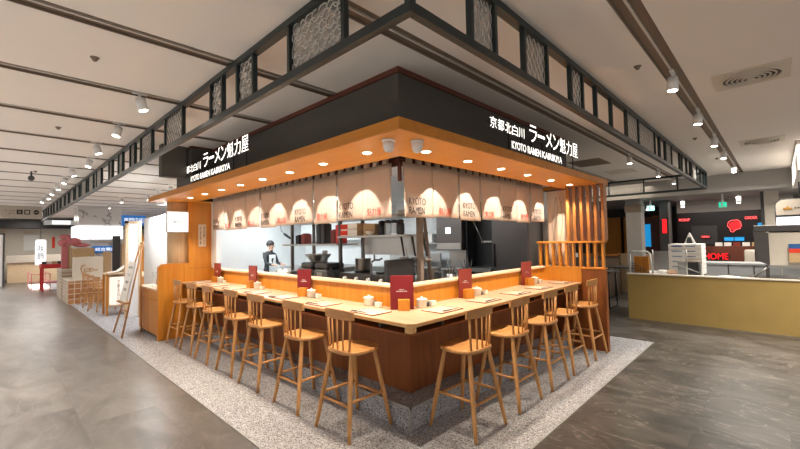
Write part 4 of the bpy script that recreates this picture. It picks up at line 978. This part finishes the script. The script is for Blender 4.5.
# person in the back room
def person():
    t = thing('person', 'person with short black hair in black jacket, head bent, kitchen back', 'person', (-9.0,4.62,.01))
    pts = {'pelvis': (0,0,.92), 'waist': (0,0,1.05), 'chest': (.03,-.01,1.30), 'neck': (.05,-.01,1.45), 'chin': (.085,-.01,1.53), 'head': (.10,-.01,1.60), 'top': (.09,-.01,1.68),
           'shL': (.03,.17,1.38), 'elL': (.10,.22,1.13), 'haL': (.32,.14,1.10), 'shR': (.03,-.17,1.38), 'elR': (.10,-.22,1.13), 'haR': (.32,-.14,1.10),
           'hipL': (0,.09,.88), 'knL': (.02,.10,.48), 'anL': (0,.10,.09), 'toL': (.14,.10,.04), 'hipR': (0,-.09,.88), 'knR': (.02,-.10,.48), 'anR': (0,-.10,.09), 'toR': (.14,-.10,.04)}
    rad = {'pelvis': (.14,.11), 'waist': (.13,.10), 'chest': (.16,.11), 'neck': (.05,.05), 'chin': (.065,.06), 'head': (.085,.075), 'top': (.05,.05), 'hipL': (.085,.085), 'hipR': (.085,.085), 'knL': (.06,.06), 'knR': (.06,.06), 'anL': (.04,.04), 'anR': (.04,.04), 'toL': (.035,.03), 'toR': (.035,.03),
           'shL': (.06,.06), 'shR': (.06,.06), 'elL': (.045,.045), 'elR': (.045,.045), 'haL': (.03,.03), 'haR': (.03,.03)}
    ed = [('pelvis','waist'),('waist','chest'),('chest','neck'),('neck','chin'),('chin','head'),('head','top'),('chest','shL'),('shL','elL'),('elL','haL'),('chest','shR'),('shR','elR'),('elR','haR'),('pelvis','hipL'),('hipL','knL'),('knL','anL'),('anL','toL'),('pelvis','hipR'),('hipR','knR'),('knR','anR'),('anR','toR')]
    ks = list(pts); 
    for sd in (1, -1):     # fingers
        nm = 'haL' if sd == 1 else 'haR'
        for f_ in range(5):
            k_ = nm+str(f_); k2 = k_+'b'; b_ = pts[nm]; dy = (f_-2)*.02
            pts[k_] = (b_[0]+(.05 if f_ else .02), b_[1]+dy*sd, b_[2]-.005); pts[k2] = (b_[0]+(.085 if f_ else .05), b_[1]+dy*1.25*sd, b_[2]-.03); rad[k_] = (.010,.010); rad[k2] = (.008,.008); ed += [(nm, k_), (k_, k2)]
    ks = list(pts)
    me = bpy.data.meshes.new('body'); me.from_pydata([pts[k] for k in ks], [(ks.index(a), ks.index(b_)) for a, b_ in ed], []); me.materials.append(M['jacket']); me.materials.append(M['skin'])
    o = bpy.data.objects.new('body', me); col.objects.link(o)
    sk = o.modifiers.new('Skin', 'SKIN'); o.modifiers.new('Sub', 'SUBSURF').levels = 1; o.modifiers['Sub'].render_levels = 1
    if not me.skin_vertices: me.skin_vertices.new()
    for i, k in enumerate(ks): me.skin_vertices[0].data[i].radius = rad[k]; me.skin_vertices[0].data[i].use_root = (k == 'pelvis')
    dg = bpy.context.evaluated_depsgraph_get(); dg.update(); m2 = bpy.data.meshes.new_from_object(o.evaluated_get(dg)); bpy.data.objects.remove(o)
    m2.materials.clear(); m2.materials.append(M['jacket']); m2.materials.append(M['skin'])
    for p in m2.polygons:
        c = p.center; p.use_smooth = True; p.material_index = 1 if (c.z > 1.47 or (c.x > .27 and c.z > .9)) else 0
    o = bpy.data.objects.new('body', m2); col.objects.link(o); o.parent = t
    h = MB().ball((.055,-.01,1.645), (.105,.10,.10), 16, 10).build('hair', 'hair', t)
    f = MB().ball((.188,-.01,1.585), (.014,.012,.018)).build('nose', 'skin', t)
    MB().ball((.175,.022,1.60), (.01,.012,.008)).ball((.175,-.042,1.60), (.01,.012,.008)).build('eye', 'hair', t); MB().box((.165,-.03,1.548), (.176,.01,1.553)).build('mouth', 'redside', t)
    MB().ball((.08,.075,1.59), (.02,.01,.03)).ball((.08,-.095,1.59), (.02,.01,.03)).build('ear', 'skin', t)
    MB().box((.115,-.12,.75), (.13,.12,1.36)).build('apron', 'kwall', t, .01)
    t.rotation_euler = (0,0,.35); t.location = (-9.75,5.05,.01)
person()

# ================================================================== RIGHT BACKGROUND
t = thing('mustard_counter', 'long mustard yellow food court counter on the right', 'counter', (-1,9.3,0))
P(MB().box((-2.30,9.12,.0), (3.2,9.20,.90)).build('front_panel', 'yellow', t)); P(MB().box((-2.32,9.10,.90), (3.2,9.24,.925)).build('top_trim', 'cream', t, .003))
P(MB().box((-2.30,9.20,.72), (-1.2,10.6,.88)).build('work_surface', 'white', t)); P(MB().box((-2.30,9.20,0), (-2.22,10.6,.88)).build('end_panel', 'yellow', t))
P(MB().box((-.42,9.22,.60), (3.2,9.9,.93)).build('dark_worktop', 'black', t)); P(MB().box((-1.2,9.2,0), (-.42,9.3,.8)).build('inner_panel', 'grey', t))
t = thing('menu_rack', 'white framed rack with wood board and black wire basket', 'rack', (-2.1,9.5,.88))
P(MB().tube([(-2.32+.02,9.36,.885),(-2.30,9.36,1.33),(-2.26,9.36,1.36),(-1.98,9.36,1.36),(-1.94,9.36,1.33),(-1.88,9.36,.885)], .018, 8).build('frame', 'white', t))
P(MB().box((-2.24,9.42,.9), (-1.97,9.45,1.26)).build('wood_board', 'orange', t)); g = MB()
for i in range(8): g.cyl((-2.25+.05*i,9.32,.885), (-2.25+.05*i,9.32,1.16-.03*i), .006, None, 6)
for i in range(5): g.cyl((-2.25,9.32,.92+.05*i), (-2.25+max(.08,.38-.08*i),9.32,.92+.05*i), .006, None, 6)
P(g.build('wire_basket', 'black', t))
t = thing('glass_screen', 'clear glass sneeze screen on slim posts on mustard counter', 'screen', (-1.6,9.4,.925))
P(MB().box((-1.86,9.28,.93), (-1.32,9.288,1.38)).build('pane', 'acrylic', t)); P(MB().cyl((-1.87,9.284,.925), (-1.87,9.284,1.4), .012).build('post', 'steel', t)); P(MB().cyl((-1.31,9.284,.925), (-1.31,9.284,1.4), .012).build('post', 'steel', t))
for i, (x, m_) in enumerate(((-1.78,'paper'),(-1.62,'card'),(-1.47,'card'))):
    o = MB().lathe([(.05,0),(.10,.02),(.11,.05),(.07,.09)], (x,9.7,.881), 16).build('food_tray', ['paper','orange','orange'][i]); tag(o, '%s round food dish from left behind the glass screen' % ORD[i], 'dish', 'dishes behind the glass screen')
for i in range(6):
    t = thing('takeaway_box', 'flat white takeaway box, %s in the stack' % ['lowest', 'second from bottom', 'third from bottom', 'third from top', 'second from top', 'topmost'][i], 'box', (-1.43,10.1,.881+.105*i), 0.02*((i*3) % 3-1), 'stacked takeaway boxes on the right')
    MB().box((-.26,-.26,0), (.30,.26,.097)).build('carton', 'paper', t, .006); MB().box((-.20,-.263,.04), (-.02,-.26,.065)).box((.04,-.263,.045), (.20,-.26,.06)).build('print', 'blueprint', t)
t = thing('pass_through_box', 'dark open box with steel brace before the white boxes', 'box', (-1.3,9.6,.881))
P(MB().box((-1.50,9.55,.881), (-1.16,9.8,1.16)).build('box', 'black', t)); P(MB().box((-1.50,9.54,1.15), (-1.15,9.82,1.17)).build('lid', 'slot', t)); P(MB().cyl((-1.5,9.53,1.10), (-1.15,9.53,.95), .012).build('brace', 'steel', t))
t = thing('grey_cabinets', 'row of grey laminate cabinets behind the mustard counter', 'cabinet', (-.6,11,0))
for i in range(4): P(MB().box((-1.25+.42*i,11.2,.0), (-.85+.42*i,11.8,1.02)).build('door', 'grey', t, .004))
P(MB().box((-1.27,11.18,1.02), (.45,11.82,1.06)).build('top', 'grey', t))
tag(MB().lathe([(.02,.10),(.16,.085),(.24,.04),(.26,0)][::-1], (-.71,9.5,.82), 20).build('white_bowl', 'paper'), 'upturned white bowl behind the mustard counter', 'bowl')
tag(B('bowl_shelf', (-1.1,9.3,.80), (-.42,9.8,.819), 'grey'), 'low grey shelf under the upturned white bowl', 'shelf')
t = thing('office_chair', 'pale pinkish chair back behind the grey cabinets', 'chair', (-.2,12.2,0))
P(MB().box((-.62,12.2,.55), (.0,12.3,1.32)).build('backrest', 'beige', t, .06)); P(MB().box((-.62,12.2,.5), (.0,12.75,.58)).build('seat', 'beige', t, .03)); P(MB().cyl((-.3,12.5,0), (-.3,12.5,.5), .03).build('pedestal', 'dark', t))
# hood unit
t = thing('food_warmer', 'large steel-framed food warmer with cream panel, right edge', 'food warmer', (0,9.5,.93))
P(MB().prism([(9.35,1.20),(9.30,1.76),(9.95,1.80),(10.05,1.20)], -.33, -.25, 0, 'x').build('side_frame', 'steeldark', t))
P(MB().prism([(9.32,1.14),(9.28,1.70),(10.0,1.76),(10.0,1.14)], -.14, 1.6, 0, 'x').build('body', 'cream', t))
P(MB().box((-.33,9.26,1.72), (1.6,10.05,1.83)).build('top_cover', 'steeldark', t, .01)); P(MB().prism([(-.34,1.76),(-.14,1.70),(-.14,1.14),(-.30,1.22)], 9.27, 9.30, 0, 'y').build('front_wing', 'steeldark', t))
P(MB().box((-.16,9.24,1.10), (1.6,9.30,1.145)).build('bottom_trim', 'steel', t)); P(MB().cyl((-.35,9.3,.93), (-.16,9.3,1.12), .015).build('strut', 'steel', t))
P(MB().box((.10,9.268,1.20), (.9,9.275,1.50)).build('poster', 'card', t)); P(MB().box((.10,9.262,1.36), (.9,9.268,1.43)).build('red_stripe', 'redink', t)); P(MB().box((.10,9.262,1.43), (.9,9.268,1.51)).build('blue_stripe', 'blueprint', t))
for x in (-.2,1.4): P(MB().box((x,9.4,.93), (x+.05,9.5,1.14)).build('foot', 'steeldark', t))
# oval hanging sign
t = thing('rounded_hanging_sign', 'rounded beige hanging sign with orange crown logo, right edge', 'sign', (.3,10.6,1.8))
rr = []
for (cx_, cz, a0) in ((.95,2.22,0),(.08,2.22,PI/2),(.08,1.86,PI),(.95,1.86,1.5*PI)):
    for q in range(6): a = a0+PI/2*q/5; rr.append((cx_+.13*math.cos(a), cz+.13*math.sin(a)))
P(MB().prism([(x, z) for x, z in rr], 10.60, 10.64, 0, 'y').build('frame', 'dark', t)); r2 = [((x-.5)*.975+.5, (z-2.04)*.96+2.04) for x, z in rr]
P(MB().prism([(x, z) for x, z in r2 if z > 2.1]+[(-.03,2.04),(1.06,2.04)], 10.585, 10.60, 0, 'y').build('upper_face', 'beige', t)); P(MB().prism([(x, z) for x, z in r2 if z < 1.98]+[(1.06,2.0),(-.03,2.0)], 10.585, 10.60, 0, 'y').build('lower_face', 'e_sign', t))
P(MB().prism([(.07,2.14),(.07,2.18),(.10,2.17),(.13,2.21),(.16,2.17),(.19,2.18),(.19,2.14)], 10.575, 10.585, 0, 'y').build('crown_logo', 'gold', t)); P(text_obj('lettering', 'sweet stand', .22, .62, 2.15, 2.20, 10.585, 'S', 'ink', t, .002, .02)); P(MB().cyl((.3,10.62,2.35), (.3,10.62,3.12), .012).build('hanger', 'dark', t))
# columns
t = thing('grey_column', 'square grey stone column behind tables at right rear', 'column', (-3.1,12.6,0))
P(MB().box((-3.13,12.5,0), (-2.76,12.9,2.699)).build('shaft', 'bulk', t)); P(MB().box((-3.15,12.48,2.35), (-2.74,12.92,2.56)).build('dark_collar', 'slot', t))
t = thing('dark_column', 'dark narrow column with red glowing poster at right rear', 'column', (-2.4,13.5,0))
P(MB().box((-2.49,13.4,0), (-2.26,13.8,2.699)).build('shaft', 'dark', t)); P(MB().box((-2.42,13.38,1.75), (-2.32,13.4,2.15)).build('red_poster', 'e_neon', t)); P(MB().box((-2.27,13.37,.3), (-2.23,13.4,2.6)).build('edge_strip', 'steel', t))
t = thing('pale_side_column', 'pale column between the neon wall and hanging sign', 'column', (-.1,13,0))
P(MB().box((-.24,12.8,0), (.02,13.1,2.699)).build('shaft', 'cream', t)); P(MB().box((-.30,12.78,0), (-.24,13.1,2.699)).build('dark_edge', 'dark', t))
B_ = B('white_menu_wall', (.05,13.0,1.0), (3.0,13.1,2.5), 'e_poster'); tag(B_, 'bright white wall panel behind the rounded hanging sign', 'panel')
# neon restaurant wall
t = thing('neon_restaurant_facade', 'black shop front wall behind the red neon signs', 'shop front', (-1.3,14.7,0))
P(MB().box((-2.25,14.6,.0), (0.3,14.75,2.35)).build('wall', 'navy', t)); P(MB().box((-2.25,14.6,2.35), (.3,14.75,2.699)).build('header', 'bulk', t)); tag(B('restaurant_counter', (-2.2,14.3,.0), (-.1,14.5,1.35), 'darkred'), 'dark red long counter in front of the neon wall', 'counter')
P(MB().box((-1.9,14.59,1.4), (-1.3,14.6,1.95)).build('menu_screen', 'dark', t))
def neon(s_, x0, x1, z0, z1, label, m_='e_neon', yn=14.5):
    t = thing('neon_sign', label, 'neon sign', ((x0+x1)/2,yn,z0)); P(text_obj('lettering', s_, x0, x1, z0, z1, yn+.02, 'S', m_, t, .02)); P(MB().box((x0-.02,yn+.045,z0), (x1+.02,yn+.055,z1)).build('backing', 'navy', t))
neon('PICKUP', -2.19, -1.92, 2.10, 2.18, 'small red neon sign reading PICKUP', 'e_neonw'); neon('ORDER', -.68, -.42, 2.09, 2.17, 'small red neon sign reading ORDER', 'e_neonw'); neon('HOME', -1.54, -1.02, 1.0, 1.17, 'red glowing letter sign above the grey cabinets', 'e_neon', 13.8); neon('OPEN', -1.66, -1.48, 1.59, 1.65, 'tiny bright red neon sign on the dark wall', 'e_neonw')
t = thing('neon_bubble_sign', 'red neon speech bubble sign on the black wall', 'neon sign', (-.85,14.5,1.8))
bp_ = [(-1.06,1.92),(-1.04,2.02),(-.98,2.07),(-.84,2.085),(-.78,2.03),(-.76,1.92),(-.79,1.84),(-.88,1.81),(-.95,1.74),(-.99,1.76),(-1.01,1.85)]
P(MB().tube([(x,14.52,z) for x, z in bp_], .009, 6, closed=True).build('outline', 'e_neonw', t)); P(MB().prism([((x+.86)*.8-.86,(z-1.92)*.72+1.92) for x, z in bp_], 14.53, 14.55, 0, 'y').build('glow_face', 'e_neon', t)); P(MB().prism([((x+.86)*.9-.86,(z-1.9)*.9+1.9) for x, z in bp_], 14.55, 14.60, 0, 'y').build('backing', 'navy', t))
for i, (x0, x1, z0, z1) in enumerate(((-1.12,-.92,1.50,1.60),(-.90,-.70,1.50,1.60),(-.42,-.22,1.84,1.98))):
    t = thing('blue_screen', 'glowing blue menu screen, %s' % ['left below the neon bubble', 'right below the neon bubble', 'right of the ORDER sign'][i], 'screen', ((x0+x1)/2,14.1,z0)); yy = 14.2 if i < 2 else 14.55
    P(MB().box((x0,yy,z0), (x1,yy+.03,z1)).build('display', 'e_blue', t)); P(MB().box((x0+.08,yy+.03,1.35 if i < 2 else z0), (x0+.11,yy+.05,z1)).build('stand', 'dark', t))
tag(B('checkout_counter', (-1.35,13.9,.0), (-.35,14.28,1.36), 'darkred'), 'dark red checkout counter below the blue screens', 'counter')
for i in range(5):
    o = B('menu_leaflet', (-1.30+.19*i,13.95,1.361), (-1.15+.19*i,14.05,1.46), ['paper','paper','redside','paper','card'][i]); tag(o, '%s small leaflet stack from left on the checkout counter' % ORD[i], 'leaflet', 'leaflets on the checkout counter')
t = thing('metronome_stand', 'small white pyramid stand with dark panel above white boxes', 'stand', (-1.9,13.5,1.36))
P(MB().prism([(-1.98,1.35),(-1.82,1.75),(-1.66,1.35)], 13.5, 13.7, 0, 'y').build('body', 'paper', t)); P(MB().prism([(-1.90,1.42),(-1.86,1.62),(-1.78,1.62),(-1.74,1.42)], 13.48, 13.5, 0, 'y').build('panel', 'dark', t)); P(MB().box((-2.0,13.45,0), (-1.6,13.75,1.35)).build('base', 'dark', t))
# wood walls at rear
t = thing('wooden_rear_wall', 'orange wood-clad rear wall with dark gaps, right background', 'wall panel', (-4.4,16.5,0))
for i, (x0, x1, m_) in enumerate(((-5.4,-4.36,'orange'),(-4.25,-4.1,'orange'),(-3.3,-2.95,'orange'))): P(MB().box((x0,16.6,0), (x1,16.7,2.4)).build('board', m_, t))
P(MB().box((-7.0,16.5,2.4), (-2.7,16.72,2.7)).build('header', 'navy', t))
t = thing('blue_poster', 'bright blue lit poster panel between the rear columns', 'poster', (-3.1,15.9,0))
P(MB().box((-3.49,15.8,1.3), (-3.22,15.85,2.08)).build('panel', 'e_blue', t)); P(MB().box((-3.6,15.86,0), (-2.9,15.9,2.32)).build('frame', 'darkred', t))
# exit signs
def exit_sign(x, y, z, w_, m_, label):
    t = thing('exit_sign', label, 'exit sign', (x,y,2.70)); P(MB().box((x-w_/2,y,z-.065), (x+w_/2,y+.05,z+.065)).build('face', m_, t)); P(MB().box((x-.02,y+.01,z+.065), (x+.02,y+.04,2.70)).build('hanger', 'white', t))
    P(MB().box((x-w_*.18,y-.004,z-.05), (x+w_*.02,y,z+.05)).box((x+.02,y-.004,z-.06), (x+w_*.35,y,z-.04)).build('pictogram', 'paper', t))
exit_sign(-1.0, 12.7, 2.43, .15, 'e_green', 'green illuminated exit sign hanging at right rear'); exit_sign(-2.60, 12.9, 2.46, .17, 'e_cyan', 'pale green exit sign beside the grey column')
for i, (x, y) in enumerate(((-2.9,14),(-1.95,13.6),(-.72,13.2))):
    t = thing('rear_spotlight', 'small white spotlight under the rear lower ceiling, %s' % ['left', 'middle', 'right'][i], 'spotlight', (x,y,2.70), 0, 'spotlights under the rear lower ceiling')
    MB().cyl((0,0,-.22), (0,0,-.05), .05).build('lamp_head', 'white', t); MB().cyl((0,0,-.05), (0,0,0), .012).build('stem', 'white', t); MB().cyl((0,0,-.224), (0,0,-.2205), .04).build('lens', 'e_spot', t); spot((x,y,2.45), (x,y+.3,0), 30, 90, (1,.85,.65), .8)
# tables
for i, (x, y) in enumerate(((-3.25,10.2),(-4.2,11.2),(-3.0,11.8))):
    t = thing('dark_table', 'dark metal-legged table at right rear, %s' % ['nearest the mustard counter', 'left behind the screen', 'before the grey column'][i], 'table', (x,y,0), 0, 'dark tables at right rear')
    MB().box((-.42,-.35,.84), (.42,.35,.87)).build('tabletop', 'dark', t); 
    for sx in (-.36,.36): MB().cyl((sx,-.3,.0), (sx,-.3,.84), .014).cyl((sx,.3,.0), (sx,.3,.84), .014).cyl((sx,-.3,.03), (sx,.3,.03), .014).build('leg', 'black', t)
t = thing('coffee_machine', 'white and black countertop machine on rear table', 'machine', (-4.2,11.2,.87)); P(MB().box((-4.5,11.05,.871), (-4.1,11.35,1.12)).build('body', 'dark', t)); P(MB().box((-4.52,11.03,1.12), (-4.08,11.37,1.24)).build('top', 'white', t, .01))
tag(B('wood_service_counter', (-3.6,13.2,0), (-2.7,13.38,1.15), 'lightwood'), 'light wooden service counter behind the grey column', 'counter')
t = thing('bench_divider', 'wooden topped divider behind the rear tables', 'divider', (-5,12.8,0)); P(MB().box((-6.5,12.7,0), (-3.4,12.85,1.1)).build('panel', 'slot', t)); P(MB().box((-6.5,12.65,1.1), (-3.4,12.9,1.16)).build('cap', 'slat', t))

# ================================================================== GENERAL LIGHT (added unseen fill lamps)
area((-5.5,-1.6,3.05), 12, 2.4, 760, (1,.94,.87), spread=75); area((-17,-1.2,3.05), 12, 2.4, 520, (1,.97,.94), spread=85); area((.9,8.3,3.05), 1.4, 4.0, 190, (1,.92,.80), spread=120); area((-.3,10.6,3.05), 1.6, 2.0, 85, (1,.94,.84), spread=140); area((-1.2,13.3,2.65), 2.0, .8, 22, (1,.92,.82)); area((-13,4.8,3.0), 8, 2.0, 160, (1,.96,.92), spread=120)
area((-3.2,11.5,3.0), 1.6, 1.6, 18, (1,.86,.68)); area((-24.2,2.2,3.0), 2.5, 3.0, 130, (1,.95,.88)); area((2.2,2.0,3.05), 2.2, 6, 80, (1,.93,.84), spread=70)
w = bpy.data.worlds.new('World'); sc.world = w; w.use_nodes = True
bg = w.node_tree.nodes['Background']; bg.inputs[0].default_value = (1, .93, .86, 1); bg.inputs[1].default_value = .72

# ================================================================== CAMERA
f_, yaw, pit, rol = 391.6, -.76915, .038996, -.0186669
cy, sy = math.cos(yaw), math.sin(yaw); cp, sp = math.cos(pit), math.sin(pit); cr_, sr = math.cos(rol), math.sin(rol)
F = Vector((cp*sy, cp*cy, sp)); R0 = Vector((cy, -sy, 0)); U0 = R0.cross(F); R = R0*cr_+U0*sr; U = U0*cr_-R0*sr
cam = bpy.data.cameras.new('camera'); co = bpy.data.objects.new('camera', cam); col.objects.link(co)
co.matrix_world = Matrix(((R.x, U.x, -F.x, 0), (R.y, U.y, -F.y, 0), (R.z, U.z, -F.z, 1.7), (0, 0, 0, 1)))
cam.sensor_width = 36; cam.lens = f_/800*36; cam.clip_start = .05; cam.clip_end = 200
sc.camera = co
sc.view_settings.view_transform = 'Standard'; sc.view_settings.look = 'None'; sc.view_settings.exposure = 0.5; sc.view_settings.gamma = 1; sc.view_settings.use_curve_mapping = False
